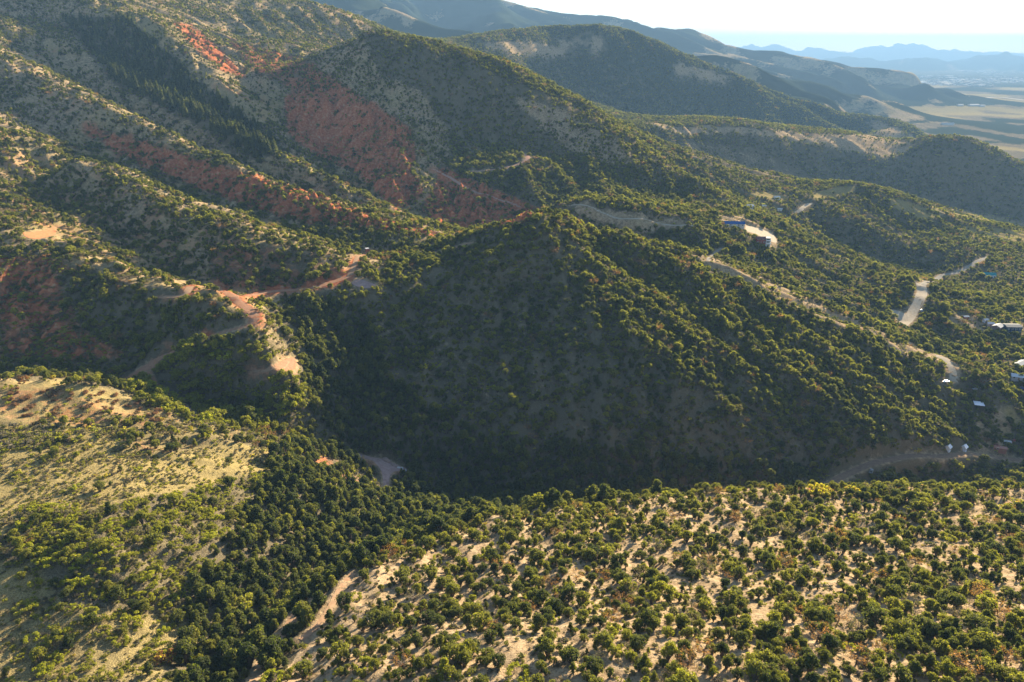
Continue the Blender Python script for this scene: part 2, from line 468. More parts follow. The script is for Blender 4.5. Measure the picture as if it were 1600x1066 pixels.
def cover(x, y, z):
    """tree cover, bare, red, grass, kind for points on the ground"""
    u, v = to_photo(x, y, z)
    r = np.hypot(x, y)
    wob = 5000.0 / np.maximum(r, 150)
    u = u + (fbm(x / 22, y / 22, 61, 3) - .5) * 2.2 * wob
    v = v + (fbm(x / 22, y / 22, 67, 3) - .5) * 1.1 * wob
    dens = np.full(x.shape, .8); bare = np.full(x.shape, .2); red = np.zeros(x.shape); gr = np.full(x.shape, .1); kind = np.zeros(x.shape, int)
    for poly, d, b, rd, g, k in REG:
        m = inpoly(u, v, poly)
        dens[m] = d; bare[m] = b; red[m] = rd; gr[m] = g; kind[m] = k
    fl = z < PLAIN + 22
    m = fl & (r > 1700)
    pl = fbm(x / 420, y / 700, 71, 5)
    dens[m] = np.where(pl[m] > .55, .9, np.where(pl[m] > .44, .42, .12)); bare[m] = .35; gr[m] = .2 + .5 * (pl[m] < .43); red[m] = 0; kind[m] = 0
    m = (r > 2900) & ~fl
    fr = fbm(x / 170, y / 170, 73, 5)
    dens[m] = np.where(fr[m] > .60, .3, .98); bare[m] = .55; gr[m] = .4; kind[m] = 0
    return dens, bare, red, gr, kind

# ------------------------------------------------------------------ roads: surveyed line, width in metres, surface
ROADS = [
 ("dirt_road", [(205,590),(232,570),(262,552),(300,537),(340,522),(375,514),(396,506),(402,496),(392,484),(374,474),(366,465),(395,461),(450,457),(490,449),(520,441),(545,433)], 5.2, 'red'),
 ("dirt_road", [(545,433),(551,420),(556,406),(563,396),(578,393)], 3.6, 'orange'),
 ("dirt_track", [(340,447),(353,454),(366,464)], 4.0, 'red'),
 ("dirt_track", [(232,578),(240,598),(258,615),(285,632),(310,650)], 2.6, 'red'),
 ("dirt_track", [(394,580),(418,581),(440,574),(452,566)], 3.5, 'orange'),
 ("dirt_road", [(668,399),(690,393),(715,386),(735,379)], 4.5, 'orange'),
 ("dirt_track", [(254,464),(272,467),(290,462),(297,448)], 5.0, 'orange'),
 ("cliff_track", [(676,264),(700,275),(716,288),(740,300),(775,312),(812,324)], 4.6, 'pink'),
 ("cliff_track", [(738,268),(765,265),(790,260),(815,254),(826,246),(815,240)], 4.2, 'pink'),
 ("gravel_road", [(1409,508),(1421,498),(1427,485),(1436,470),(1441,455),(1437,440)], 8.5, 'pale'),
 ("gravel_road", [(1441,446),(1465,436),(1490,428),(1515,416),(1545,402)], 6.0, 'grey'),
 ("gravel_road", [(1242,333),(1250,328),(1258,322),(1267,318)], 7.0, 'pale'),
 ("valley_road", [(1296,757),(1312,748),(1330,738),(1350,729),(1378,720),(1420,713),(1480,710),(1540,713),(1600,720)], 5.0, 'brown'),
 ("gravel_road", [(1462,556),(1476,562),(1486,570),(1492,582),(1490,596)], 5.5, 'pale'),
 ("foot_trail", [(388,1100),(400,1055),(415,1028),(438,1000),(455,975),(478,950),(500,936)], 2.6, 'orange'),
 ("foot_trail", [(470,1000),(500,975),(520,940),(535,915),(552,896)], 2.0, 'orange'),
 ("gravel_road", [(893,321),(930,328),(985,342),(1040,352),(1108,361)], 4.0, 'pale'),
 ("gravel_track", [(553,708),(575,714),(600,722)], 3.0, 'mauve'),
 ("gravel_track", [(1105,408),(1112,400),(1120,392),(1128,388)], 3.0, 'grey'),
 ("highway", [(1505,148),(1550,152),(1600,157),(1700,166)], 42.0, 'pale'),
]
PADS = [   # cleared, levelled ground
 ("dirt_pad", [(36,364),(60,358),(84,360),(86,367),(60,372),(42,373)], 'redpad'),
 ("dirt_pad", [(576,714),(600,716),(630,730),(636,736),(612,742),(606,764),(600,766),(596,740)], 'mauve'),
 ("dirt_pad", [(428,570),(440,566),(452,556),(462,562),(460,574),(450,584),(436,580)], 'red'),
 ("dirt_pad", [(1165,352),(1182,356),(1206,366),(1214,376),(1200,376),(1180,366),(1166,362)], 'pale'),
 ("gravel_pad", [(1390,486),(1400,484),(1418,494),(1412,502),(1396,494)], 'pale'),
 ("dirt_pad", [(549,441),(562,438),(584,443),(588,448),(572,451),(556,448)], 'mauve'),
]
def resample(P, step):
    P = np.array(P, float)
    # Catmull-Rom smoothing then even spacing
    Q = []
    for i in range(len(P) - 1):
        p0, p1, p2, p3 = P[max(i - 1, 0)], P[i], P[i + 1], P[min(i + 2, len(P) - 1)]
        for t in np.linspace(0, 1, 9)[:-1]:
            Q.append(.5 * ((2 * p1) + (-p0 + p2) * t + (2 * p0 - 5 * p1 + 4 * p2 - p3) * t * t + (-p0 + 3 * p1 - 3 * p2 + p3) * t ** 3))
    Q.append(P[-1]); Q = np.array(Q)
    s = np.concatenate([[0], np.cumsum(np.hypot(*(np.diff(Q, axis=0).T)))])
    n = max(4, int(s[-1] / step))
    t = np.linspace(0, s[-1], n)
    return np.stack([np.interp(t, s, Q[:, 0]), np.interp(t, s, Q[:, 1])], 1)

def smooth1(a, n):
    for _ in range(n):
        a = np.concatenate([a[:1], (a[:-2] + a[1:-1] + a[2:]) / 3, a[-1:]])
    return a

# bare red faces are cut by close-set rills and small ledges
_rd = cover(GX, GY, Z)[2]
for _ in range(3):
    _rd = (np.roll(_rd, 1, 0) + _rd + np.roll(_rd, -1, 0)) / 3; _rd = (np.roll(_rd, 1, 1) + _rd + np.roll(_rd, -1, 1)) / 3
_sx, _sy = slopes(blur(Z, 3))
_rd = sstep(.35, .9, _rd) * (GR > 330) * (GR < 1700)
Z = Z + _rd * (gullies(GX + .5 * wx, GY + .5 * wy, _sx, _sy, 17, 15) * 3.8 + gullies(GX + .3 * wx, GY + .3 * wy, _sx, _sy, 34, 17) * 5.0 - 1.8 * np.abs(fbm(GX / 12, GY / 12, 18, 4) - .5) * 4)

ROADMASK = np.zeros_like(Z)          # 1 on a road bench
CLEAR = np.zeros_like(Z)             # kept free of trees beside the roads
CUT = np.zeros_like(Z)               # raw soil on the cut bank beside a road
road_data = []
for nm, line, wid, surf in ROADS:
    G = resample([hit(u, v) for u, v in line], 3.0 if wid < 30 else 60.0)
    G = np.stack([smooth1(G[:, 0], 3), smooth1(G[:, 1], 3)], 1)
    h = smooth1(grid_sample(Z, G[:, 0], G[:, 1]), 14 if wid < 30 else 3)
    road_data.append([nm, G, h, wid, surf])
for nm, G, h, wid, surf in road_data:
    reach = wid * .5 + (4.5 if wid < 30 else 30)
    a = np.arctan2(G[:, 0], G[:, 1]); l = np.log(np.hypot(G[:, 0], G[:, 1]))
    pad = (reach + 4) / np.exp(l.min())
    i0, i1 = np.searchsorted(AZ, a.min() - pad), np.searchsorted(AZ, a.max() + pad)
    j0, j1 = np.searchsorted(LR, l.min() - pad), np.searchsorted(LR, l.max() + pad)
    sl = (slice(max(i0, 0), i1), slice(max(j0, 0), j1))
    X, Y = GX[sl].ravel(), GY[sl].ravel()
    if X.size == 0: continue
    best = np.full(X.shape, 1e9); hh = np.zeros(X.shape)
    for k in range(len(G)):
        d = np.hypot(X - G[k, 0], Y - G[k, 1])
        m = d < best
        best[m] = d[m]; hh[m] = h[k]
    w = sstep(reach, wid * .5 + .9, best).reshape(Z[sl].shape)
    hh = hh.reshape(w.shape)
    if wid < 30:
        Z[sl] = Z[sl] * (1 - w) + hh * w
        CUT[sl] = np.maximum(CUT[sl], sstep(reach + 1.5, wid * .5, best).reshape(w.shape) * (.35 if surf in ('red', 'orange', 'pink') and wid > 3 else 0))
    CLEAR[sl] = np.maximum(CLEAR[sl], (best < wid * .5 + (3.0 if surf == 'red' else 2.6 if surf in ('red', 'orange', 'pink', 'pale', 'brown') and wid > 3 else 1.2)).reshape(w.shape))
    ROADMASK[sl] = np.maximum(ROADMASK[sl], (best < wid * .5 + 1.2).reshape(w.shape))
pad_data = []
for nm, poly, surf in PADS:
    W = np.array([hit(u, v) for u, v in poly])
    W = resample(np.concatenate([W, W[:1]]), 2.5)[:-1]
    c = W.mean(0)
    hc = grid_sample(Z, W[:, 0], W[:, 1])
    # fit a gently tilted plane and level the ground to it
    A = np.stack([W[:, 0] - c[0], W[:, 1] - c[1], np.ones(len(W))], 1)
    co = np.linalg.lstsq(A, hc, rcond=None)[0]
    R = np.hypot(*(W - c).T).max() + 8
    m = (np.abs(GX - c[0]) < R) & (np.abs(GY - c[1]) < R)
    X, Y = GX[m], GY[m]
    ins = inpoly(X, Y, W.tolist())
    d = np.full(X.shape, 1e9)
    for p in W:
        d = np.minimum(d, np.hypot(X - p[0], Y - p[1]))
    w = np.where(ins, 1.0, sstep(5, .8, d))
    Z[m] = Z[m] * (1 - w) + (co[0] * (X - c[0]) + co[1] * (Y - c[1]) + co[2]) * w
    ROADMASK[m] = np.maximum(ROADMASK[m], ins | (d < 1.5))
    pad_data.append([nm, W, surf])
    CLEAR[m] = np.maximum(CLEAR[m], ins | (d < 2.0))

# ------------------------------------------------------------------ materials
def new_mat(name):
    m = bpy.data.materials.new(name); m.use_nodes = True
    nt = m.node_tree
    return m, nt, nt.nodes["Principled BSDF"]

def mix(nt, a, b, f, typ='MIX'):
    n = nt.nodes.new("ShaderNodeMix"); n.data_type = 'RGBA'; n.blend_type = typ
    for s, val in ((n.inputs[0], f), (n.inputs[6], a), (n.inputs[7], b)):
        if isinstance(val, (tuple, list)): s.default_value = (*val, 1)
        elif isinstance(val, (int, float)): s.default_value = val
        else: nt.links.new(val, s)
    return n.outputs[2]

def mth(nt, op, a, b=0.0, c=None, clamp=False):
    n = nt.nodes.new("ShaderNodeMath"); n.operation = op; n.use_clamp = clamp
    for s, val in zip(n.inputs, (a, b, c)):
        if val is None: continue
        if isinstance(val, (int, float)): s.default_value = val
        else: nt.links.new(val, s)
    return n.outputs[0]

def ramp(nt, fac, stops, interp='LINEAR'):
    n = nt.nodes.new("ShaderNodeValToRGB"); n.color_ramp.interpolation = interp
    el = n.color_ramp.elements
    while len(el) < len(stops): el.new(0.5)
    for e, (p, c) in zip(el, stops):
        e.position = p; e.color = (*c, 1) if len(c) == 3 else c
    nt.links.new(fac, n.inputs[0])
    return n.outputs[0]

def noise(nt, scale, detail=4, rough=.55, dist=0.0, vec=None):
    n = nt.nodes.new("ShaderNodeTexNoise")
    n.inputs['Scale'].default_value = scale; n.inputs['Detail'].default_value = detail
    n.inputs['Roughness'].default_value = rough; n.inputs['Distortion'].default_value = dist
    if vec is not None: nt.links.new(vec, n.inputs['Vector'])
    return n.outputs[0]

def ground_material():
    m, nt, bs = new_mat("ground")
    geo = nt.nodes.new("ShaderNodeNewGeometry"); pos = geo.outputs['Position']
    at = nt.nodes.new("ShaderNodeAttribute"); at.attribute_name = "soil"
    sep = nt.nodes.new("ShaderNodeSeparateColor"); nt.links.new(at.outputs['Color'], sep.inputs[0])
    bare, red, grass = sep.outputs[0], sep.outputs[1], sep.outputs[2]
    at2 = nt.nodes.new('ShaderNodeAttribute'); at2.attribute_name = 'wood'; far = at2.outputs['Fac']
    n1 = noise(nt, .035, 6, .62, .3, pos); n2 = noise(nt, .35, 5, .6, .2, pos); n3 = noise(nt, 2.6, 4, .65, 0, pos)
    n4 = noise(nt, .011, 5, .6, .4, pos)
    litter = ramp(nt, n3, [(.3, (.06, .05, .032)), (.5, (.125, .102, .062)), (.72, (.21, .18, .115))])
    tan = ramp(nt, n2, [(.3, (.21, .15, .086)), (.5, (.335, .245, .148)), (.7, (.44, .34, .215))])
    n5 = noise(nt, 1.1, 6, .75, .1, pos)
    tan = mix(nt, tan, ramp(nt, n5, [(.36, (.42, .40, .38)), (.47, (.95, .95, .95)), (.62, (1.12, 1.1, 1.06))]), 1.0, 'MULTIPLY')
    redc = ramp(nt, n2, [(.3, (.20, .062, .030)), (.50, (.37, .115, .050)), (.60, (.38, .17, .085)), (.72, (.38, .25, .15))])
    grs = ramp(nt, n3, [(.3, (.13, .10, .04)), (.5, (.27, .21, .085)), (.7, (.40, .32, .15))])
    jit = mth(nt, 'SUBTRACT', mth(nt, 'ADD', mth(nt, 'MULTIPLY', n1, .9), mth(nt, 'MULTIPLY', n2, .7)), .8)
    def cov(x, k=4.0):
        return mth(nt, 'MULTIPLY_ADD', mth(nt, 'ADD', mth(nt, 'SUBTRACT', x, .5), jit), k, .5, clamp=True)
    jit2 = mth(nt, 'SUBTRACT', mth(nt, 'ADD', mth(nt, 'MULTIPLY', n4, .9), mth(nt, 'MULTIPLY', n3, .8)), .85)
    c = mix(nt, litter, tan, cov(bare, 3.5))
    c = mix(nt, c, grs, mth(nt, 'MULTIPLY_ADD', mth(nt, 'ADD', mth(nt, 'SUBTRACT', grass, .5), jit2), 3.0, .5, clamp=True))
    c = mix(nt, c, redc, mth(nt, 'MULTIPLY_ADD', mth(nt, 'SUBTRACT', mth(nt, 'ADD', red, jit), .5), 3.5, .5, clamp=True))
    # beyond the built trees: scrub too small to pick apart, self-shadow painted into colour
    dn = noise(nt, .05, 5, .7, .0, pos)
    scrub = mix(nt, (.016, .024, .013), (.034, .042, .022), n2)
    fm = mth(nt, 'MULTIPLY_ADD', mth(nt, 'SUBTRACT', mth(nt, 'ADD', far, mth(nt, 'MULTIPLY', mth(nt, 'SUBTRACT', dn, .5), 1.3)), .5), 6.0, .5, clamp=True)
    c = mix(nt, c, scrub, fm)
    nt.links.new(c, bs.inputs['Base Color'])
    bs.inputs['Roughness'].default_value = .95
    bs.inputs['Specular IOR Level'].default_value = .0
    b1 = nt.nodes.new("ShaderNodeBump"); b1.inputs['Strength'].default_value = .55; b1.inputs['Distance'].default_value = .5
    nt.links.new(n3, b1.inputs['Height'])
    b2 = nt.nodes.new("ShaderNodeBump"); b2.inputs['Strength'].default_value = .35; b2.inputs['Distance'].default_value = 2.0
    nt.links.new(n2, b2.inputs['Height']); nt.links.new(b1.outputs[0], b2.inputs['Normal'])
    nt.links.new(b2.outputs[0], bs.inputs['Normal'])
    return m

SURF = {'red': ((.26,.135,.08),(.37,.21,.13)), 'orange': ((.30,.185,.11),(.40,.26,.16)), 'pink': ((.34,.19,.14),(.44,.27,.2)),
        'pale': ((.36,.30,.22),(.48,.41,.31)), 'grey': ((.22,.20,.17),(.33,.30,.25)), 'brown': ((.17,.115,.08),(.26,.18,.12)),
        'mauve': ((.26,.17,.15),(.38,.27,.24)), 'redpad': ((.45,.16,.07),(.58,.25,.12))}
_surf = {}
def surf_mat(k):
    if k not in _surf:
        m, nt, bs = new_mat("packed_" + k)
        geo = nt.nodes.new("ShaderNodeNewGeometry")
        n = noise(nt, .6, 6, .65, .2, geo.outputs['Position'])
        a, b = SURF[k]
        nt.links.new(ramp(nt, n, [(.3, a), (.65, b)]), bs.inputs['Base Color'])
        bs.inputs['Roughness'].default_value = .95; bs.inputs['Specular IOR Level'].default_value = .0
        bp = nt.nodes.new("ShaderNodeBump"); bp.inputs['Strength'].default_value = .5; bp.inputs['Distance'].default_value = .25
        nt.links.new(n, bp.inputs['Height']); nt.links.new(bp.outputs[0], bs.inputs['Normal'])
        _surf[k] = m
    return _surf[k]

_plain = {}
def paint(name, col, rough=.6, metal=0.0, var=.15):
    if name not in _plain:
        m, nt, bs = new_mat(name)
        tc = nt.nodes.new("ShaderNodeTexCoord")
        n = noise(nt, 1.6, 4, .6, .1, tc.outputs['Object'])
        nt.links.new(mix(nt, tuple(c * (1 - var) for c in col), tuple(min(1, c * (1 + var)) for c in col), n), bs.inputs['Base Color'])
        bs.inputs['Roughness'].default_value = rough; bs.inputs['Metallic'].default_value = metal
        if rough > .4: bs.inputs['Specular IOR Level'].default_value = .15
        _plain[name] = m
    return _plain[name]

def leaf_material(name, stops, trans=.55):
    m, nt, bs = new_mat(name)
    at = nt.nodes.new("ShaderNodeAttribute"); at.attribute_type = 'INSTANCER'; at.attribute_name = "tint"
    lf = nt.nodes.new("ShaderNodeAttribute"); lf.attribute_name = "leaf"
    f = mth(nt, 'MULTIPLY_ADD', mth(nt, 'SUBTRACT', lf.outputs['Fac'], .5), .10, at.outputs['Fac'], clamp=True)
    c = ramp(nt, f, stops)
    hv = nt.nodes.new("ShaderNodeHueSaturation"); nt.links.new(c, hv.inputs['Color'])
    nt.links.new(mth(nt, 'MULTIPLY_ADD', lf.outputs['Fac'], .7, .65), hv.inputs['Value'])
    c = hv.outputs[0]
    nt.links.new(c, bs.inputs['Base Color'])
    bs.inputs['Roughness'].default_value = .75; bs.inputs['Specular IOR Level'].default_value = .25
    tr = nt.nodes.new("ShaderNodeBsdfTranslucent"); nt.links.new(mix(nt, c, (1.40, 1.5, .65), 1.0, 'MULTIPLY'), tr.inputs[0])
    ms = nt.nodes.new("ShaderNodeMixShader"); ms.inputs[0].default_value = trans
    nt.links.new(bs.outputs[0], ms.inputs[1]); nt.links.new(tr.outputs[0], ms.inputs[2])
    nt.links.new(ms.outputs[0], nt.nodes["Material Output"].inputs[0])
    return m
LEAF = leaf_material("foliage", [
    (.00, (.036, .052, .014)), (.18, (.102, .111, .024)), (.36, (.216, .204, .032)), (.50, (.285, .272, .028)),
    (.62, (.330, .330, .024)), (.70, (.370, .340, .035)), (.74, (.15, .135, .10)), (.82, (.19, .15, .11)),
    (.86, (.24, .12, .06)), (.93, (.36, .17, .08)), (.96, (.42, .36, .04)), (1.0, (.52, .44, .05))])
BARK = paint("bark", (.13, .10, .075), .95, 0, .35)

# ------------------------------------------------------------------ ground mesh
def mesh_from(name, verts, faces, mats=(), midx=None, smooth=False):
    me = bpy.data.meshes.new(name)
    faces = np.asarray(faces, np.int32)
    k = faces.shape[1]
    me.vertices.add(len(verts)); me.vertices.foreach_set('co', np.asarray(verts, np.float32).ravel())
    me.loops.add(faces.size); me.loops.foreach_set('vertex_index', faces.ravel())
    me.polygons.add(len(faces)); me.polygons.foreach_set('loop_start', np.arange(0, faces.size, k, dtype=np.int32))
    if smooth: me.polygons.foreach_set('use_smooth', np.ones(len(faces), bool))
    if midx is not None: me.polygons.foreach_set('material_index', np.asarray(midx, np.int32))
    me.update(calc_edges=True)
    for m in mats: me.materials.append(m)
    return me

def add(name, me, parent=None, **props):
    o = bpy.data.objects.new(name, me); COL.objects.link(o)
    if parent is not None: o.parent = parent
    for k, v in props.items(): o[k] = v
    return o

gd, gb, gr_, gg, gk = cover(GX, GY, Z)
TREE_END = 2700.0
farm = np.where(gd > .45, gd, gd * .4) * (.42 * sstep(500, 1100, GR) + .50 * sstep(TREE_END - 900, TREE_END, GR))
farm = np.where((GR > 2900) & (Z > PLAIN + 22), gd, farm)
tw = (GR > 9500) & (Z < PLAIN + 20)
farm = np.where(tw, .62 + .5 * (fbm(GX / 2500, GY / 5000, 91, 3) - .5), farm)
red_n = np.clip(gr_ + CUT * .9, 0, 1)
soil = np.stack([np.where(ROADMASK > 0, .8, gb), red_n, np.where(CUT > .3, 0, gg), farm], -1)
def soft(F):
    for _ in range(2):
        F = (np.roll(F, 1, 0) + 2 * F + np.roll(F, -1, 0)) / 4
        F = (np.roll(F, 1, 1) + 2 * F + np.roll(F, -1, 1)) / 4
    return F
soil = np.stack([soft(soil[..., k]) for k in range(4)], -1)
idx = np.arange(NA * NR).reshape(NA, NR)
F = np.stack([idx[:-1, :-1], idx[1:, :-1], idx[1:, 1:], idx[:-1, 1:]], -1).reshape(-1, 4)
gme = mesh_from("ground", np.stack([GX, GY, Z], -1).reshape(-1, 3), F, [ground_material()], smooth=True)
ca_ = gme.color_attributes.new("soil", 'FLOAT_COLOR', 'POINT')
ca_.data.foreach_set('color', soil.reshape(-1).astype(np.float32))
gme.attributes.new('wood', 'FLOAT', 'POINT').data.foreach_set('value', soil[..., 3].reshape(-1).astype(np.float32))
add("ground", gme, kind='structure')

# ------------------------------------------------------------------ road and pad sheets, each lying just above the levelled ground
for nm, G, h, wid, surf in road_data:
    T = np.gradient(G, axis=0); T /= np.hypot(T[:, 0], T[:, 1])[:, None]
    Nn = np.stack([-T[:, 1], T[:, 0]], 1)
    nw = 5
    jit = 1 + .22 * (fbm(np.arange(len(G)) * .13, np.zeros(len(G)) + wid, 5, 2) - .5)
    offs = np.linspace(-.5, .5, nw)
    P = G[:, None] + Nn[:, None] * (offs[None, :, None] * wid * jit[:, None, None])
    if wid < 30:
        zz = grid_sample(Z, P[..., 0], P[..., 1]) + .10 + .05 * (1 - (2 * np.abs(offs[None]))) * (wid < 30)
    else:
        zz = grid_sample(Z, P[..., 0], P[..., 1]) + 2.5
    V = np.concatenate([P, zz[..., None]], -1).reshape(-1, 3)
    ii = np.arange(len(G) * nw).reshape(len(G), nw)
    Fq = np.stack([ii[:-1, :-1], ii[1:, :-1], ii[1:, 1:], ii[:-1, 1:]], -1).reshape(-1, 4)[:, ::-1]
    add(nm, mesh_from(nm, V, Fq, [surf_mat(surf)], smooth=True), kind='structure')
for nm, W, surf in pad_data:
    c = W.mean(0)
    rings = [c + (W - c) * s for s in (1, .75, .5, .25)]
    P = np.concatenate(rings + [c[None]])
    zz = grid_sample(Z, P[:, 0], P[:, 1]) + .14
    n = len(W); Fq = []
    for k in range(3):
        for i in range(n):
            Fq.append([k * n + i, k * n + (i + 1) % n, (k + 1) * n + (i + 1) % n, (k + 1) * n + i])
    V = np.concatenate([P, zz[:, None]], 1)
    for i in range(n):
        Fq.append([3 * n + i, 3 * n + (i + 1) % n, 4 * n, 4 * n])
    me = bpy.data.meshes.new(nm)
    me.from_pydata(V.tolist(), [], [list(dict.fromkeys(f)) for f in Fq]); me.materials.append(surf_mat(surf)); me.update()
    add(nm, me, kind='structure')
# ------------------------------------------------------------------ plant shapes (unit height 1, base at 0)
ICO = None
def ico():
    global ICO
    if ICO is None:
        t = (1 + 5 ** .5) / 2
        v = np.array([(-1,t,0),(1,t,0),(-1,-t,0),(1,-t,0),(0,-1,t),(0,1,t),(0,-1,-t),(0,1,-t),(t,0,-1),(t,0,1),(-t,0,-1),(-t,0,1)], float)
        v /= np.linalg.norm(v[0])
        f = [(0,11,5),(0,5,1),(0,1,7),(0,7,10),(0,10,11),(1,5,9),(5,11,4),(11,10,2),(10,7,6),(7,1,8),(3,9,4),(3,4,2),(3,2,6),(3,6,8),(3,8,9),(4,9,5),(2,4,11),(6,2,10),(8,6,7),(9,8,1)]
        ICO = (v, np.array(f))
    return ICO

def crown_geo(rng, blobs, nleaf, leaf, core=.72, tang=.45, up=.45, aspect=1.0):
    """leaf tufts spread over and inside a set of branch-end clumps"""
    B = np.array(blobs)                                 # x y z r
    cen = B[:, :3].mean(0)
    V, F, L = [], [], []
    if core > 0:
        iv, jf = ico()
        for b in B:
            base = sum(len(x) for x in V)
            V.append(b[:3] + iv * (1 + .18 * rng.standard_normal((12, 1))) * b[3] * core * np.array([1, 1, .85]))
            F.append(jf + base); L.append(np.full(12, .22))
    w = B[:, 3] ** 2; w = w / w.sum()
    bi = rng.choice(len(B), nleaf, p=w)
    d = rng.standard_normal((nleaf, 3)); d[:, 2] += up; d /= np.linalg.norm(d, axis=1)[:, None]
    rad = B[bi, 3] * (.78 + .34 * rng.random(nleaf) ** .8)
    P = B[bi, :3] + d * rad[:, None] * np.array([1, 1, .85])
    nrm = d * tang + rng.standard_normal((nleaf, 3)) * .42 + np.array([0, 0, .18])
    nrm /= np.linalg.norm(nrm, axis=1)[:, None]
    a = np.cross(nrm, rng.standard_normal((nleaf, 3))); a /= np.linalg.norm(a, axis=1)[:, None]
    b = np.cross(nrm, a)
    s = leaf * (.65 + .7 * rng.random(nleaf))[:, None]
    q = np.stack([P - a * s, P + b * s * .75 * aspect, P + a * s, P - b * s * .75 * aspect], 1).reshape(-1, 3)
    base = sum(len(x) for x in V)
    k = np.arange(nleaf) * 4 + base
    F.append(np.stack([k, k + 1, k + 2], 1)); F.append(np.stack([k, k + 2, k + 3], 1))
    V.append(q)
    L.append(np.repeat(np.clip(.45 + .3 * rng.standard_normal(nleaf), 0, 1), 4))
    return np.concatenate(V), np.concatenate(F), np.concatenate(L)

def limb_geo(segs, sides=5):
    V, F = [], []
    for p, q, r0, r1 in segs:
        p, q = np.array(p, float), np.array(q, float)
        d = q - p; d /= np.linalg.norm(d) + 1e-9
        a = np.cross(d, [0.31, .95, .1]); a /= np.linalg.norm(a); b = np.cross(d, a)
        base = sum(len(x) for x in V)
        an = np.arange(sides) / sides * 2 * math.pi
        ring = np.cos(an)[:, None] * a + np.sin(an)[:, None] * b
        V.append(p + ring * r0); V.append(q + ring * r1)
        for i in range(sides):
            j = (i + 1) % sides
            F += [(base + i, base + j, base + sides + j), (base + i, base + sides + j, base + sides + i)]
    return np.concatenate(V), np.array(F)

def leaf_mesh(name, geo, mats=None):
    V, F, L = geo
    me = mesh_from(name, V, F, mats or [LEAF])
    at = me.attributes.new("leaf", 'FLOAT', 'POINT'); at.data.foreach_set('value', L.astype(np.float32))
    return me

def juniper(rng, spread=.50, nb=11, lod=0, lean=0.0, tall=False):
    blobs, limbs = [], []
    nb += 3
    zc = .56 if not tall else .58
    for i in range(nb):
        an = i * 2.399 + rng.random() * .9; rr = spread * math.sqrt((i + .5) / nb) * (.62 + .3 * rng.random())
        hgt = .40 + .42 * (1 - (rr / spread) ** 1.6) * (.75 + .4 * rng.random())
        if tall: hgt = .25 + .62 * (i / nb); rr = spread * (1.05 - i / nb) * (.4 + .4 * rng.random())
        r = (.10 + .10 * rng.random()) * (spread / .5) ** .6
        x, y = math.cos(an) * rr + lean * hgt, math.sin(an) * rr
        blobs.append((x, y, hgt, r)); limbs.append(((x * .15, y * .15, .02), (x * .85, y * .85, hgt - r * .3), .035, .012))
        if i % 2 == 0 and not tall:
            blobs.append((x * .9, y * .9, hgt - r * 1.1, r * .85))
    limbs.append(((0, 0, -.12), (lean * .3, 0, .30), .06, .04))
    n = (1000, 380, 130)[lod]; lf = (.038, .060, .094)[lod]
    return crown_geo(rng, blobs, n, lf, .62), limb_geo(limbs, 5 if lod == 0 else 3)

def oak(rng, lod=0):
    blobs, limbs = [], []
    for i in range(13):
        an = rng.random() * 6.28; rr = .85 * math.sqrt(rng.random())
        h = .42 + .38 * rng.random() * (1.2 - rr * .6); r = .17 + .1 * rng.random()
        x, y = math.cos(an) * rr, math.sin(an) * rr
        blobs.append((x, y, h, r)); limbs.append(((x * .6, y * .6, -.05), (x, y, h), .022, .01))
    n = (700, 300, 130)[lod]; lf = (.062, .09, .13)[lod]
    return crown_geo(rng, blobs, n, lf, .55, .5, .8), limb_geo(limbs, 3)

def fir(rng, lod=0):
    blobs = []
    for i in range(11):
        t = i / 10; z = .14 + .82 * t; R = .17 * (1 - t) + .015
        for k in range(4 if t < .7 else 2):
            an = k * 1.57 + i * .8 + rng.random() * .5
            blobs.append((math.cos(an) * R * .6, math.sin(an) * R * .6, z, R * .62 + .015))
    n = (600, 300, 140)[lod]; lf = (.030, .042, .06)[lod]
    return crown_geo(rng, blobs, n, lf, .8, .7, -.2), limb_geo([((0, 0, -.08), (0, 0, .3), .022, .014)], 4)

def snag(rng, lod=0):
    """dead or leafless tree: many thin branches and a thin veil of dry twigs"""
    limbs = [((0, 0, -.1), (.02, .01, .35), .05, .035)]
    ends = []
    for i in range(16):
        an = i * 2.4 + rng.random(); el = .3 + rng.random() * .6
        p = (0.02, .01, .12 + .25 * rng.random()); L = .42 + .2 * rng.random()
        q = (p[0] + math.cos(an) * L * math.cos(el), p[1] + math.sin(an) * L * math.cos(el), p[2] + L * math.sin(el))
        limbs.append((p, q, .02, .007)); ends.append(q)
        for _ in range(2):
            e = (q[0] + .12 * rng.standard_normal(), q[1] + .12 * rng.standard_normal(), q[2] + .1 * abs(rng.standard_normal()))
            limbs.append((q, e, .008, .004)); ends.append(e)
    blobs = [(e[0], e[1], e[2], .10) for e in ends]
    return crown_geo(rng, blobs, (520, 260, 120)[lod], (.034, .05, .08)[lod], 0, .3, .3, .5), limb_geo(limbs, 3)

def tuft(rng, lod=0):
    blobs = [(.35 * rng.standard_normal() * .6, .35 * rng.standard_normal() * .6, .42 + .15 * rng.random(), .38) for _ in range(4)]
    return crown_geo(rng, blobs, 70 if lod == 0 else 34, .15 if lod == 0 else .22, .55, .4, 1.0, .6), limb_geo([((0, 0, -.2), (0, 0, .3), .06, .04)], 3)

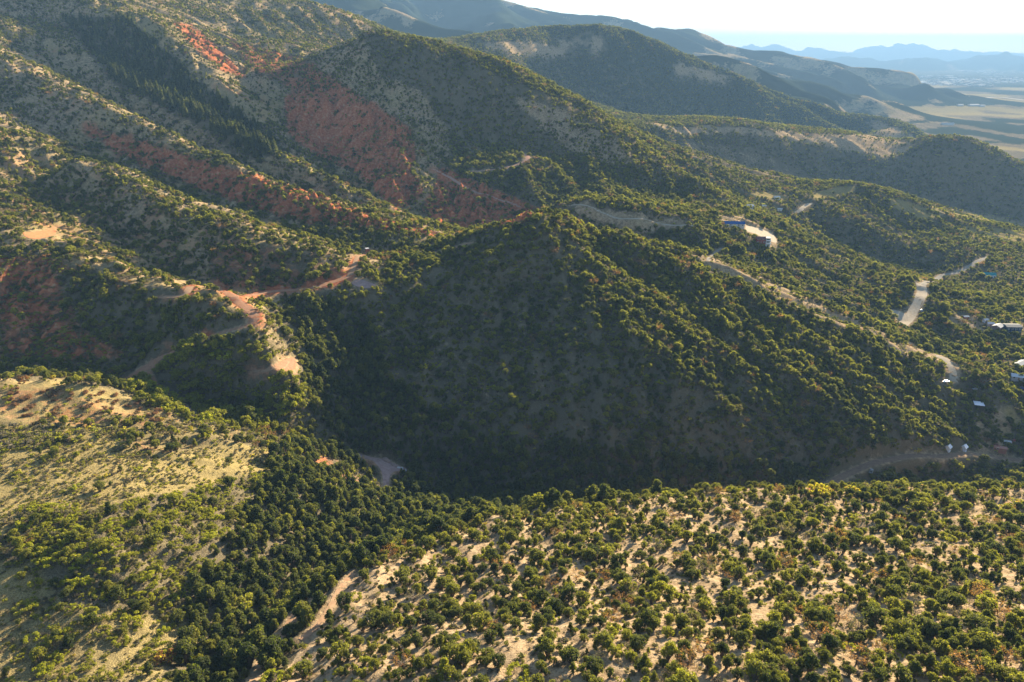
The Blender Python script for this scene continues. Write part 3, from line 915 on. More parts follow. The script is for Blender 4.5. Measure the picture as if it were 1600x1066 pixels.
r0 = np.random.default_rng(5)
KINDS = {'juniper': [lambda r, l: juniper(r, .50, 11, l), lambda r, l: juniper(r, .58, 13, l, .1), lambda r, l: juniper(r, .42, 9, l),
                     lambda r, l: juniper(r, .64, 14, l, -.12), lambda r, l: juniper(r, .36, 10, l, 0, True), lambda r, l: juniper(r, .53, 8, l, .18)],
         'pine': [lambda r, l: juniper(r, .34, 11, l, 0, True), lambda r, l: juniper(r, .30, 9, l), lambda r, l: juniper(r, .38, 12, l, 0.05, True)],
         'oak': [lambda r, l: oak(r, l)] * 4, 'fir': [lambda r, l: fir(r, l)] * 2, 'snag': [lambda r, l: snag(r, l)] * 3, 'tuft': [lambda r, l: tuft(r, l)] * 3}
PROTO, protos_col = {}, {}
for kname, fs in KINDS.items():
    for lod in (0, 1, 2):
        if kname in ('tuft', 'snag') and lod == 2: continue
        c = bpy.data.collections.new("%s_shapes_%d" % (kname, lod)); protos_col[(kname, lod)] = c
        for i, f in enumerate(fs):
            rg = np.random.default_rng(100 + i * 7 + lod * 3 + len(kname))
            (cv, cf, cl), (lv, lf_) = f(rg, lod)
            if lod == 0:
                PROTO[(kname, i)] = (leaf_mesh(kname + "_crown", (cv, cf, cl)), mesh_from(kname + "_trunk", lv, lf_, [BARK]))
            V = np.concatenate([cv, lv]); Fj = np.concatenate([cf, lf_ + len(cv)])
            me = mesh_from(kname, V, Fj, [LEAF, BARK], np.concatenate([np.zeros(len(cf)), np.ones(len(lf_))]))
            at = me.attributes.new("leaf", 'FLOAT', 'POINT'); at.data.foreach_set('value', np.concatenate([cl, np.zeros(len(lv))]).astype(np.float32))
            c.objects.link(bpy.data.objects.new("%s_shape_%02d" % (kname, i), me))

# ------------------------------------------------------------------ where each plant stands
HOR = np.maximum.accumulate(np.where(GR > 0, Z / GR, 0), axis=1)       # running skyline along each bearing
def candidates(rmin, rmax, per_m2, seed):
    rng = np.random.default_rng(seed)
    A = AZ[-1] * .90
    n = int(per_m2 * A * (rmax ** 2 - rmin ** 2))
    az = rng.uniform(-A, A, n); r = np.sqrt(rng.uniform(rmin ** 2, rmax ** 2, n))
    x, y = np.sin(az) * r, np.cos(az) * r
    return x, y, grid_sample(Z, x, y), r, rng

def seen(x, y, z, r, slack=7.0):
    return (z + slack) / r >= grid_sample(HOR, x * .985, y * .985) - .002

def thin(x, y, size, pr):
    """drop plants that stand too close to a larger one"""
    cell = np.floor(np.stack([x, y], 1) / size).astype(np.int64)
    key = cell[:, 0] * 1000003 + cell[:, 1]
    o = np.lexsort((pr, key))
    k = key[o]
    first = np.concatenate([[True], k[1:] != k[:-1]])
    m = np.zeros(len(x), bool); m[o[first]] = True
    return m

plants = []      # x y z h w rot kindcode variant tint lod
KC = ['juniper', 'pine', 'oak', 'fir', 'snag', 'tuft']
def scatter(rmin, rmax, per_m2, cell, seed, hscale=1.0, lod=0):
    x, y, z, r, rng = candidates(rmin, rmax, per_m2, seed)
    m = thin(x, y, cell, rng.random(len(x)))
    x, y, z, r = x[m], y[m], z[m], r[m]
    m = seen(x, y, z, r) & (grid_sample(CLEAR, x, y) < .3)
    x, y, z, r = x[m], y[m], z[m], r[m]
    d, b, rd, g, k = cover(x, y, z)
    cl = .55 * (fbm(x / 26, y / 26, 81, 3) - .5) + .5 * (fbm(x / 7, y / 7, 83, 2) - .5) + .35 * (fbm(x / 120, y / 120, 85, 2) - .5)
    p = np.clip(d + cl * np.where(r < 300, 1.3, 1.9) * np.where(d > .9, .25, 1), 0, 1)
    m = rng.random(len(x)) < p * np.where(d < .1, .5, 1)
    x, y, z, r, d, b, rd, k, g = x[m], y[m], z[m], r[m], d[m], b[m], rd[m], k[m], g[m]
    n = len(x)
    kind = np.zeros(n, int)
    q = rng.random(n)
    kind[(k == 1) & (q < .86)] = 2
    kind[(k == 0) & (q < .05)] = 4
    kind[(k == 0) & (q > .93)] = 2
    kind[(k == 2) & (q < .75)] = 1
    kind[(k == 3) & (q < .6)] = 3
    kind[((k == 4) | (k == 5)) & (q < .6)] = 2
    kind[(k == 6) & (q < .55)] = 2
    kind[(k == 6) & (q > .9)] = 1
    h = rng.gamma(5.5, 1 / 5.5, n)
    base = np.array([3.4, 5.1, 1.8, 10.5, 3.5, 0.6])[kind]
    # larger in the gullies, smaller on bare soil
    h = np.clip(h, .35, 1.9) * base * (1 + .18 * (d - .6)) * hscale
    h = np.where((kind == 0) & (k == 2), h * 1.15, h)
    h = np.where(k == 6, h * np.where(kind == 2, 2.1, 1.35), h)
    tint = np.clip(.26 + .10 * rng.standard_normal(n) + .16 * (fbm(x / 30, y / 30, 87, 2) - .5), .05, .45)
    tint = np.where(kind == 2, np.clip(.56 + .09 * rng.standard_normal(n) + .3 * (fbm(x / 14, y / 14, 88, 2) - .5), .36, .69), tint)
    tint = np.where(kind == 1, np.clip(.15 + .08 * rng.standard_normal(n), .04, .40), tint)
    tint = np.where(kind == 3, np.clip(.10 + .06 * rng.standard_normal(n), 0, .25), tint)
    tint = np.where((k == 6) & (kind == 0), tint + .14, np.where((k == 6) & (kind == 2), tint - .08, tint))
    sn = rng.random(n)
    tint = np.where(kind == 4, np.where(sn < .45, .76 + .05 * rng.random(n), .86 + .05 * rng.random(n)), tint)
    tint = np.where((kind == 2) & (rng.random(n) < .10) & (k == 1), .76, tint)
    # scrub oak turning brown high on the left mountain
    left = (x < -60) & (r > 400) & (k != 6)
    tint = np.where((kind == 2) & left, np.where(sn < .35, .80, np.where(sn < .45, .88, .45)), tint)
    wide = h * (.92 + .3 * rng.random(n)) * np.where(kind == 2, 1.05, 1)
    wide = np.where(kind == 0, wide * .86, wide)
    nv = np.array([6, 3, 4, 2, 3, 3])[kind]
    var = (rng.random(n) * nv).astype(int)
    plants.append(np.stack([x, y, z - .05, h, wide, rng.random(n) * 6.283, kind, var, tint, np.full(n, lod)], 1))

scatter(45, 300, .30, 2.08, 1, .80, 0)
scatter(300, 430, .32, 2.1, 5, .82, 0)
scatter(430, 900, .32, 2.15, 2, .85, 1)
scatter(900, 1600, .22, 2.6, 3, .82, 2)
scatter(1600, TREE_END, .07, 3.9, 4, 1.0, 2)
P = np.concatenate(plants)
# understorey of sage and dry tufts near the viewpoint
def understorey(r0_, r1_, dn_, seed_):
    x, y, z, r, rng = candidates(r0_, r1_, dn_, seed_)
    m = seen(x, y, z, r, 2) & (grid_sample(ROADMASK, x, y) < .1)
    x, y, z, r = x[m], y[m], z[m], r[m]
    d, b, rd, g, k = cover(x, y, z)
    p = np.where(k == 5, .9, np.where(k == 4, .12, np.where((k == 1) | (k == 6), .5, .32)))
    p = p * np.clip(.4 + 2.4 * (fbm(x / 9, y / 9, 95, 3) - .35), .05, 1) * np.where(r > 380, .8, 1)
    m = rng.random(len(x)) < p
    x, y, z, k = x[m], y[m], z[m], k[m]; n = len(x)
    h = np.clip(rng.gamma(6, 1 / 6, n), .4, 2) * np.where(np.hypot(x, y) > 330, 1.15, .62)
    s = rng.random(n)
    t = np.where(s < .66, .74 + .09 * s, np.where(s < .90, .34 + .2 * rng.random(n), np.where(s < .975, .22 + .1 * s, .97)))
    return np.stack([x, y, z - .04, h, h * (1.3 + .6 * rng.random(n)), rng.random(n) * 6.28, np.full(n, 5), (rng.random(n) * 3).astype(int), t, np.where(np.hypot(x, y) > 260, 1, 0)], 1)
U = np.concatenate([understorey(45, 350, .65, 9), understorey(350, 950, .34, 10)])

# rust-brown and bright trees that stand out in the photograph
SPECIAL = [(940,905,4,.90,4.2),(1075,1040,4,.88,4.6),(1100,1020,4,.90,4.4),(1530,935,4,.90,5.0),(1558,955,4,.90,4.4),(1532,925,4,.92,4.0),(1568,968,4,.91,3.6),
 (1430,878,4,.91,3.4),(1405,812,4,.90,3.2),(1250,635,4,.90,7.2),(1244,655,4,.90,5.5),(1320,603,4,.92,5.2),(1182,748,4,.88,4.0),(600,588,4,.80,4.0),
 (258,1030,2,.93,3.6),(270,1026,2,.92,3.2),(1278,770,2,.985,4.6),(1290,772,2,.98,4.0),(1330,768,2,.975,3.6),(1430,702,2,.97,3.2),(1425,890,4,.77,3.6),(1108,880,4,.86,4.4),
 (190,428,4,.89,3.5),(200,440,4,.86,3.6),(118,230,4,.88,4.0),(165,245,4,.87,4.2),(377,955,2,.70,5.5),(166,741,2,.99,1.5),(985,930,4,.80,4.4),(1060,880,4,.86,4.4),(1340,985,4,.77,4.6)]
spl = []
for i, (u, v, k, t, h) in enumerate(SPECIAL):
    x, y = hit(u, v + 4)
    spl.append([x, y, float(grid_sample(Z, np.array(x), np.array(y))) - .05, h, h * 1.05, i * 1.3, k, i % 3, t, 0])
SP = np.array(spl, float)
dd = np.min(np.hypot(P[:, 0:1] - SP[None, :, 0], P[:, 1:2] - SP[None, :, 1]) , axis=1)
P = P[dd > 2.0]
SP0 = len(P)
P = np.concatenate([P, SP])
# ------------------------------------------------------------------ which plants are objects of their own
def thing(name, label, cat, loc=(0, 0, 0), rz=0.0, group=None, scale=None):
    o = bpy.data.objects.new(name, None); COL.objects.link(o)
    o.empty_display_size = .5
    o.location = loc; o.rotation_euler = (0, 0, rz)
    if scale: o.scale = scale
    o['label'] = label; o['category'] = cat
    if group: o['group'] = group
    return o

ANCHORS = [
 (1088,1030,"the rust-brown pair at the bottom edge"),(1545,945,"the orange-brown cluster at far right"),(942,905,"the bare brown tree mid ridge"),
 (1430,878,"the small rust-brown tree on right"),(1284,770,"the yellow bushes on the crest"),(264,1028,"the orange bush in the gully"),
 (400,1062,"the trail's lower end"),(520,930,"the trail's upper end"),(0,1066,"the bottom left corner"),(1600,1066,"the bottom right corner"),
 (730,1066,"the middle of the bottom edge"),(600,738,"the bare pad in the valley"),(452,572,"the sandy pad above the creek"),
 (400,502,"the red road's sharp bend"),(130,650,"the meadow's brush piles"),(1000,778,"the near crest's midpoint"),(1345,732,"the valley road's bend"),
 (1528,629,"the white-roofed carport"),(1248,642,"the big rust-brown hillside tree"),(850,340,"the central hill's summit"),(1600,860,"the right edge"),
 (1210,930,"the open sandy gap on the ridge"),(660,900,"the ridge's left shoulder"),(1430,490,"the pale gravel road"),(170,741,"the yellow bush in the meadow"),
 (60,870,"the bright oak patch at left"),(300,860,"the right end of the oak patch"),(377,955,"the yellow-green tree in the gully"),(1400,985,"the dense grove at lower right"),
 (850,960,"the sandy strip left of centre"),(150,1000,"the slope at lower left"),(1180,1040,"the sand streaks at bottom centre"),
 (320,620,"the red track into the creek"),(1405,812,"the brown tree under the crest"),(200,430,"the rusty bushes on the left spur"),(700,840,"the crest's left end"),
 (1140,345,"the blue-roofed barn"),(110,45,"the top of the fir ravine"),(190,95,"the fir ravine's upper part"),(260,150,"the middle of the fir ravine"),(330,185,"the fir ravine's lower part"),(400,225,"the foot of the fir ravine"),(1500,575,"the short pale road"),(560,440,"the road junction clearing"),(760,800,"the gully's dark mouth"),(390,615,"the green thicket below the sandy pad"),(262,560,"the shaded stretch of red road"),(465,645,"the dark creek bed"),(250,610,"the thicket's left end"),(340,650,"the meadow's far right corner"),(560,800,"the bend of the dark gully"),(450,840,"the meadow's lower right edge"),(640,830,"the crest's lowest point")]
DIRS = ["right of", "upper right of", "above", "upper left of", "left of", "lower left of", "below", "lower right of"]
ORD = ["first", "second", "third", "fourth", "fifth", "sixth", "seventh", "eighth", "ninth", "tenth", "eleventh", "twelfth", "thirteenth", "fourteenth", "fifteenth",
       "sixteenth", "seventeenth", "eighteenth", "nineteenth", "twentieth", "twenty-first", "twenty-second", "twenty-third", "twenty-fourth", "twenty-fifth", "twenty-sixth", "twenty-seventh", "twenty-eighth"]
def place_labels(u, v):
    A = np.array([(a[0], a[1]) for a in ANCHORS], float)
    d = np.hypot(u[:, None] - A[None, :, 0], (v[:, None] - A[None, :, 1]) * 1.2)
    near = d.argmin(1); dist = d.min(1)
    ang = np.degrees(np.arctan2(-(v - A[near, 1]), u - A[near, 0])) % 360
    sec = ((ang + 22.5) // 45).astype(int) % 8
    out = [None] * len(u); cnt = {}
    for i in np.argsort(dist):
        key = (near[i], sec[i]); c = cnt.get(key, 0); cnt[key] = c + 1
        out[i] = (ORD[c] if c < len(ORD) else "outlying", "%s %s" % (DIRS[sec[i]], ANCHORS[near[i]][2]))
    return out

def tone(t):
    for lim, w in ((.12, "very dark green"), (.22, "dark green"), (.33, "deep olive"), (.45, "olive green"), (.56, "leaf green"), (.66, "bright yellow-green"),
                   (.72, "yellow-green"), (.83, "grey leafless"), (.90, "rust-brown"), (.95, "orange-brown")):
        if t < lim: return w
    return "yellow"

U_, V_ = to_photo(P[:, 0], P[:, 1], P[:, 2] + P[:, 3] * .5)
dist3 = np.sqrt(P[:, 0] ** 2 + P[:, 1] ** 2 + P[:, 2] ** 2)
app = P[:, 3] * np.where(P[:, 6] == 2, 1.0, 1.0) / dist3
vis = (U_ > 2) & (U_ < 1598) & (V_ > 2) & (V_ < 1072) & seen(P[:, 0], P[:, 1], P[:, 2], np.hypot(P[:, 0], P[:, 1]), 2.5)
SETS = [((0,), 300, "juniper_tree", "juniper", "junipers on the slopes"), ((1,), 300, "pine_tree", "pine", "pines along the gully and valley floor"),
        ((2,), 300, "scrub_oak", "shrub", "scrub oaks on the hillsides"), ((3,), 110, "fir_tree", "fir", "firs in the high ravine"),
        ((4,), 300, "dead_tree", "dead tree", "dead and dying trees")]
SIZES = {0: (3.4, 4.8), 1: (5.5, 7.6), 2: (2.0, 2.8), 3: (9, 12), 4: (3.0, 4.4)}
is_thing = np.zeros(len(P), bool)
special = np.zeros(len(P), bool); special[SP0:] = True
for kinds, mx, nm, cat, grp in SETS:
    m = np.isin(P[:, 6], kinds) & vis
    ids = np.where(m)[0]
    sc = app[ids] + special[ids] * 10
    ids = ids[np.argsort(-sc)][:mx]
    is_thing[ids] = True
    labs = place_labels(U_[ids], V_[ids])
    noun = {"juniper_tree": "juniper", "pine_tree": "pine", "scrub_oak": "scrub oak", "fir_tree": "fir", "dead_tree": "dead tree"}[nm]
    for i, (rk, where) in zip(ids, labs):
        x, y, z, h, w, rot, kd, var, tint, lod = P[i]
        kd, var = int(kd), int(var)
        a, b = SIZES[kd]
        size = "small" if h < a else ("tall" if kd in (1, 3) else "large") if h > b else "medium"
        tw = tone(tint)
        if nm == "scrub_oak" and tint > .9: noun_ = "bush"
        elif nm == "dead_tree": noun_ = "tree"
        else: noun_ = noun
        lab = "%s %s %s, %s %s" % (size, tw, noun_, rk, where)
        t = thing(nm, lab, cat, (x, y, z), rot, grp, (w, w, h))
        cm, tm = PROTO[(KC[kd], var)]
        c = add("crown", cm, t); c["tint"] = float(tint)
        add("trunk", tm, t)

def forest_object(name, label, rows, kname):
    me = bpy.data.meshes.new(name)
    me.vertices.add(len(rows)); me.vertices.foreach_set('co', rows[:, :3].astype(np.float32).ravel())
    nv = len(KINDS[kname])
    lodn = 2 if kname in ('tuft', 'snag') else 3
    rot = np.stack([np.zeros(len(rows)), np.zeros(len(rows)), rows[:, 5]], 1)
    scl = np.stack([rows[:, 4], rows[:, 4], rows[:, 3]], 1)
    me.attributes.new("rot", 'FLOAT_VECTOR', 'POINT').data.foreach_set('vector', rot.astype(np.float32).ravel())
    me.attributes.new("scl", 'FLOAT_VECTOR', 'POINT').data.foreach_set('vector', scl.astype(np.float32).ravel())
    me.attributes.new("tint", 'FLOAT', 'POINT').data.foreach_set('value', rows[:, 8].astype(np.float32))
    lod = np.minimum(rows[:, 9], lodn - 1).astype(int)
    me.attributes.new("shape", 'INT', 'POINT').data.foreach_set('value', (lod * nv + rows[:, 7].astype(int)).astype(np.int32))
    allc = bpy.data.collections.new(name + "_shapes")
    k = 0
    for l in range(lodn):
        for src in sorted(protos_col[(kname, l)].objects, key=lambda o: o.name):
            allc.objects.link(bpy.data.objects.new("%s_%s_form_%03d" % (name, kname, k), src.data)); k += 1
    o = add(name, me, kind='stuff', label=label)
    ng = bpy.data.node_groups.new(name, 'GeometryNodeTree')
    ng.interface.new_socket("Geometry", in_out='INPUT', socket_type='NodeSocketGeometry')
    ng.interface.new_socket("Geometry", in_out='OUTPUT', socket_type='NodeSocketGeometry')
    gi, go = ng.nodes.new("NodeGroupInput"), ng.nodes.new("NodeGroupOutput")
    ci = ng.nodes.new("GeometryNodeCollectionInfo")
    ci.inputs['Collection'].default_value = allc; ci.inputs['Separate Children'].default_value = True; ci.inputs['Reset Children'].default_value = True
    ip = ng.nodes.new("GeometryNodeInstanceOnPoints"); ip.inputs['Pick Instance'].default_value = True
    def named(n, t):
        a = ng.nodes.new("GeometryNodeInputNamedAttribute"); a.data_type = t; a.inputs[0].default_value = n
        return a.outputs[0]
    ng.links.new(gi.outputs[0], ip.inputs['Points']); ng.links.new(ci.outputs[0], ip.inputs['Instance'])
    ng.links.new(named("shape", 'INT'), ip.inputs['Instance Index'])
    ng.links.new(named("rot", 'FLOAT_VECTOR'), ip.inputs['Rotation'])
    ng.links.new(named("scl", 'FLOAT_VECTOR'), ip.inputs['Scale'])
    ng.links.new(ip.outputs[0], go.inputs[0])
    o.modifiers.new("scatter", 'NODES').node_group = ng
    return o

R = P[~is_thing]
for code, nm, lb in ((0, "juniper_woodland", "juniper woodland covering the hills"), (1, "pine_woodland", "dark pines filling gullies"), (2, "oak_scrub", "scrub oak thickets on slopes"),
                     (3, "fir_wood", "firs in the high ravine"), (4, "dead_wood", "scattered dead trees")):
    rows = R[R[:, 6] == code]
    if len(rows): forest_object(nm, lb, rows, KC[code])
forest_object("sagebrush", "low sagebrush and dry tufts between the trees", U, 'tuft')
print("PLANTS", len(P), "things", is_thing.sum(), "tufts", len(U))
# ------------------------------------------------------------------ brush piles on the meadow
r9 = np.random.default_rng(77)
PILE_XY = [(270,205),(345,190),(440,218),(525,210),(565,230),(425,250),(340,257),(170,240),(130,257),(205,290),(170,308),(350,303),(335,333),(535,303),(560,283),(605,265),
 (715,263),(790,290),(847,272),(915,290),(865,307),(975,323),(1035,343),(845,337),(920,348),(820,375),(665,320),(620,326),(650,303),(950,375),(1015,420),(710,225),(625,215),
 (75,215),(95,283),(165,350),(325,230),(60,250),(85,190)]
pile_meshes = []
for i in range(4):
    blobs = [(.42 * r9.standard_normal(), .30 * r9.standard_normal(), .30 + .18 * r9.random(), .36 + .12 * r9.random()) for _ in range(6)]
    segs = []
    for _ in range(22):
        a = r9.random() * 6.28; p = (r9.uniform(-.6, .6), r9.uniform(-.4, .4), r9.uniform(.1, .7))
        segs.append((p, (p[0] + .6 * math.cos(a), p[1] + .6 * math.sin(a), p[2] + r9.uniform(-.1, .35)), .03, .012))
    pile_meshes.append((leaf_mesh("pile_twigs", crown_geo(r9, blobs, 520, .085, .85, .5, .6, .5)), mesh_from("pile_branches", *limb_geo(segs, 3), [BARK])))
pu = np.array([p[0] / 3.9475 for p in PILE_XY]); pv = np.array([560 + p[1] / 3.9475 for p in PILE_XY])
order = np.argsort(pu)
rows_ = ["back row", "middle", "front row"]
used_ = {}
for k in order:
    x, y = hit(pu[k], pv[k] + 1.2)
    z = float(grid_sample(Z, np.array(x), np.array(y)))
    s = r9.uniform(.95, 1.6)
    row = rows_[0] if pv[k] < 620 else rows_[1] if pv[k] < 636 else rows_[2]
    c = used_.get(row, 0); used_[row] = c + 1
    sz = "small" if s < 1.12 else "large" if s > 1.4 else "middling"
    t = thing("brush_pile", "%s rust-brown brush pile on the meadow, %s from the left in the %s" % (sz, ORD[c], row), "brush pile", (x, y, z - .15), r9.random() * 6.28,
              "brush piles on the cleared meadow", (s * 1.75, s * 1.6, s * 1.25))
    tw, br = pile_meshes[int(k) % 4]
    c_ = add("twig_heap", tw, t); c_["tint"] = float(.855 + .04 * r9.random())
    add("branches", br, t)

# ------------------------------------------------------------------ rocks beside the valley pad
def rock_mesh(seed):
    rg = np.random.default_rng(seed)
    v, f = ico()
    # one subdivision
    V = [tuple(p) for p in v]; cache = {}; F2 = []
    def mid(a, b):
        k = (min(a, b), max(a, b))
        if k not in cache:
            p = (np.array(V[a]) + np.array(V[b])) / 2; V.append(tuple(p / np.linalg.norm(p))); cache[k] = len(V) - 1
        return cache[k]
    for a, b, c in f:
        ab, bc, ca2 = mid(a, b), mid(b, c), mid(c, a)
        F2 += [(a, ab, ca2), (b, bc, ab), (c, ca2, bc), (ab, bc, ca2)]
    V = np.array(V)
    for _ in range(7):
        n = rg.standard_normal(3); n /= np.linalg.norm(n); d = .55 + .3 * rg.random()
        ex = np.maximum(V @ n - d, 0); V = V - ex[:, None] * n
    return V * (1 + .05 * rg.standard_normal((len(V), 1))), np.array(F2)
ROCK = paint("boulder_stone", (.34, .23, .19), .9, 0, .35)
rk_words = ["long pinkish boulder at the upper end of the rock row", "squat pinkish boulder, second from the upper end of the rock row", "flat-topped pinkish boulder, third in the rock row",
            "small pinkish boulder in the middle of the rock row", "pale round boulder just below the middle of the rock row", "whitish boulder near the lower end of the rock row",
            "last pale boulder at the lower end of the rock row"]
for i, (u, v, s) in enumerate([(601,719,1.7),(607,722,1.2),(613,726,1.1),(618,729,.9),(623,731,1.0),(628,733,1.1),(633,735,.8)]):
    x, y = hit(u, v); z = float(grid_sample(Z, np.array(x), np.array(y)))
    o = add("boulder", mesh_from("boulder", *rock_mesh(i), [ROCK if i < 4 else paint("pale_stone", (.55, .52, .5), .9, 0, .2)]), None, label=rk_words[i], category="boulder", group="boulders edging the valley pad")
    o.location = (x, y, z + .15 * s); o.scale = (s * 1.5, s, s * .75); o.rotation_euler = (0, 0, i * .9)

# ------------------------------------------------------------------ buildings and vehicles
import bmesh
def bx(bm, x0, x1, y0, y1, z0, z1, taper=0.0):
    v = [bm.verts.new((x, y, z)) for z in (z0, z1) for (x, y) in
         (((x0, y0), (x1, y0), (x1, y1), (x0, y1)) if z == z0 or taper == 0 else ((x0 + taper, y0 + taper * .4), (x1 - taper, y0 + taper * .4), (x1 - taper, y1 - taper * .4), (x0 + taper, y1 - taper * .4)))]
    for f in ((3, 2, 1, 0), (4, 5, 6, 7), (0, 1, 5, 4), (1, 2, 6, 5), (2, 3, 7, 6), (3, 0, 4, 7)):
        bm.faces.new([v[i] for i in f])
def part(name, parent, mat, *boxes, taper=0.0):
    bm = bmesh.new()
    for b in boxes: bx(bm, *b, taper=taper)
    me = bpy.data.meshes.new(name); bm.to_mesh(me); bm.free(); me.materials.append(mat)
    return add(name, me, parent)
def slab_roof(parent, mat, L, W, H, rise, over=.5, th=.18, name="roof"):
    """two sloping sheets meeting at a ridge along x"""
    V, F = [], []
    for s in (-1, 1):
        b = len(V); e = W / 2 + over; zl = H - rise * over / (W / 2)
        for x in (-L / 2 - over, L / 2 + over):
            V += [(x, s * e, zl), (x, 0, H + rise), (x, s * e, zl + th), (x, 0, H + rise + th)]
        q = [(0, 1, 3, 2), (4, 6, 7, 5), (0, 4, 5, 1), (2, 3, 7, 6), (0, 2, 6, 4), (1, 5, 7, 3)]
        F += [tuple(b + i for i in f) for f in q]
    me = bpy.data.meshes.new(name); me.from_pydata(V, [], F); me.materials.append(mat); me.update()
    return add(name, me, parent)
def gable_walls(parent, mat, L, W, H, rise, z0=-2.0, name="wall"):
    x, y = L / 2, W / 2
    V = [(-x, -y, z0), (x, -y, z0), (x, y, z0), (-x, y, z0), (-x, -y, H), (x, -y, H), (x, y, H), (-x, y, H), (-x, 0, H + rise), (x, 0, H + rise)]
    F = [(0, 1, 5, 4), (2, 3, 7, 6), (3, 0, 4, 8, 7), (1, 2, 6, 9, 5), (0, 3, 2, 1)]
    me = bpy.data.meshes.new(name); me.from_pydata(V, [], F); me.materials.append(mat); me.update()
    return add(name, me, parent)
GLASS = paint("window_glass", (.03, .04, .05), .15)
WHITE = paint("white_paint", (.58, .58, .57), .6)
TRIM = paint("window_trim", (.7, .68, .62), .6)
def house(name, label, cat, u, v, rz, L, W, H, rise, wallc, roofc, nwin=3, storeys=1, door=True, group=None, lift=0.0, roofrough=.85):
    x, y = hit(u, v); z = float(grid_sample(Z, np.array(x), np.array(y))) + lift
    t = thing(name, label, cat, (x, y, z), rz, group)
    gable_walls(t, paint("wall_%02d%02d%02d" % tuple(int(c * 99) for c in wallc), wallc, .8), L, W, H, rise)
    slab_roof(t, paint("roof_%02d%02d%02d" % tuple(int(c * 99) for c in roofc), roofc, roofrough, .0, .08), L, W, H, rise)
    for s in range(storeys):
        zb = 1.0 + s * 2.8
        for i in range(nwin):
            cx = -L / 2 + L * (i + .5) / nwin
            if door and s == 0 and i == nwin // 2:
                part("door", t, paint("door_paint", (.25, .16, .1), .6), (cx - .5, cx + .5, -W / 2 - .06, -W / 2 + .02, 0.05, 2.15))
                continue
            f = part("window", t, TRIM, (cx - .75, cx + .75, -W / 2 - .07, -W / 2 + .01, zb, zb + 1.35))
            part("pane", f, GLASS, (cx - .62, cx + .62, -W / 2 - .10, -W / 2 - .072, zb + .12, zb + 1.23))
    return t
barn = house("barn", "long low barn with a bright blue metal roof on the ridge-top clearing", "barn", 1147, 353, math.radians(-8), 19, 8, 2.9, 1.7, (.50,.46,.42), (.02,.09,.26), 5)
rh = house("hillside_house", "red-walled house with a white balconied end on the ridge edge", "house", 1188, 380, math.radians(-6), 8.5, 6, 5.0, 1.3, (.22,.045,.04), (.16,.07,.07), 3, 2)
part("end_wall", rh, WHITE, (4.3, 8.6, -3.3, 2.8, -2.5, 5.6)); part("flat_roof", rh, paint("pale_felt", (.55,.52,.5), .8), (4.0, 9.0, -3.7, 3.1, 5.62, 5.85))
for k in range(2):
    d_ = part("balcony", rh, WHITE, (4.4, 8.8, -4.9, -3.32, .6 + 2.5 * k, .8 + 2.5 * k)); part("railing", d_, paint("rail_white", (.75, .75, .75), .5), (4.4, 8.8, -4.9, -4.84, .8 + 2.5 * k, 1.75 + 2.5 * k))
    part("window", rh, GLASS, (4.9, 8.2, -3.36, -3.28, 1.0 + 2.5 * k, 2.7 + 2.5 * k))
house("cottage", "white-roofed cottage among the trees behind the blue-roofed barn", "cottage", 1171, 325, .3, 8, 6, 2.6, 1.4, (.6,.58,.52), (.5,.49,.48), 3)
house("cottage", "bright white cottage at the edge of the small upper meadow", "cottage", 1213, 311, .1, 8, 6, 2.6, 1.3, (.8,.77,.7), (.56,.54,.51), 3)
house("shed", "pale shed between the two white cottages behind the barn", "shed", 1194, 324, -.2, 5, 3.5, 2.2, .9, (.6,.52,.42), (.6,.55,.47), 1)
house("shed", "narrow white shed just below the upper meadow cottage", "shed", 1218, 329, -.1, 6, 3, 2.2, .8, (.7,.68,.66), (.45,.45,.45), 1)
house("farmhouse", "white house with a teal roof alone in dense woodland at right", "house", 1545, 433, math.radians(-12), 11, 7, 3.2, 2.0, (.72,.74,.76), (.02,.22,.24), 4)
big = house("large_house", "tall house with dark blue end wall and pale roof edge", "house", 1579, 519, math.radians(-3), 12.5, 8, 6.0, .9, (.016,.035,.085), (.17,.17,.17), 4, 2)
house("workshop", "brown workshop with a pale roof beside the tall dark blue house", "workshop", 1558, 516, math.radians(38), 8, 6, 4.0, 1.3, (.20,.13,.11), (.42,.41,.40), 2)
house("shed", "small shed with red walls and a flat white roof above the yellow bushes", "shed", 1508, 498, 0, 4, 3, 2.2, .5, (.45,.10,.06), (.5,.49,.48), 1)
house("shed", "small white shed behind the brown workshop", "shed", 1539, 503, .2, 3.6, 3, 2.2, .7, (.6,.58,.6), (.5,.5,.5), 1)
house("cabin", "pinkish cabin just left of the brown workshop", "cabin", 1547, 509, -.3, 4.5, 3.5, 2.3, .9, (.55,.42,.38), (.66,.58,.56), 1)
house("shed", "tiny white gabled shed by the valley road, left of a matching one", "shed", 1481, 702, .7, 3.0, 2.8, 2.0, 1.2, (.62,.68,.76), (.72,.78,.86), 1)
house("shed", "tiny white gabled shed by the valley road, right of a matching one", "shed", 1506, 702, .7, 3.0, 2.8, 2.0, 1.2, (.62,.68,.76), (.72,.78,.86), 1)
house("shed", "rusty long shed below the scrap yard at the right edge", "shed", 1562, 703, -.35, 7, 3, 2.0, .6, (.26,.12,.09), (.36,.19,.15), 2)
house("shed", "white low outbuilding above the carport, with a blue side", "shed", 1527, 561, -.2, 5, 3, 2.2, .6, (.5,.52,.58), (.45,.45,.45), 2)
house("house", "grey bungalow with a bluish roof at the right edge", "house", 1590, 592, -.4, 9, 6, 2.6, 1.2, (.34,.33,.35), (.45,.5,.56), 3)
house("barn", "long dark barn with a pale roof cut by the right edge", "barn", 1594, 572, .6, 12, 5, 2.8, 1.0, (.10,.11,.12), (.34,.35,.35), 3)
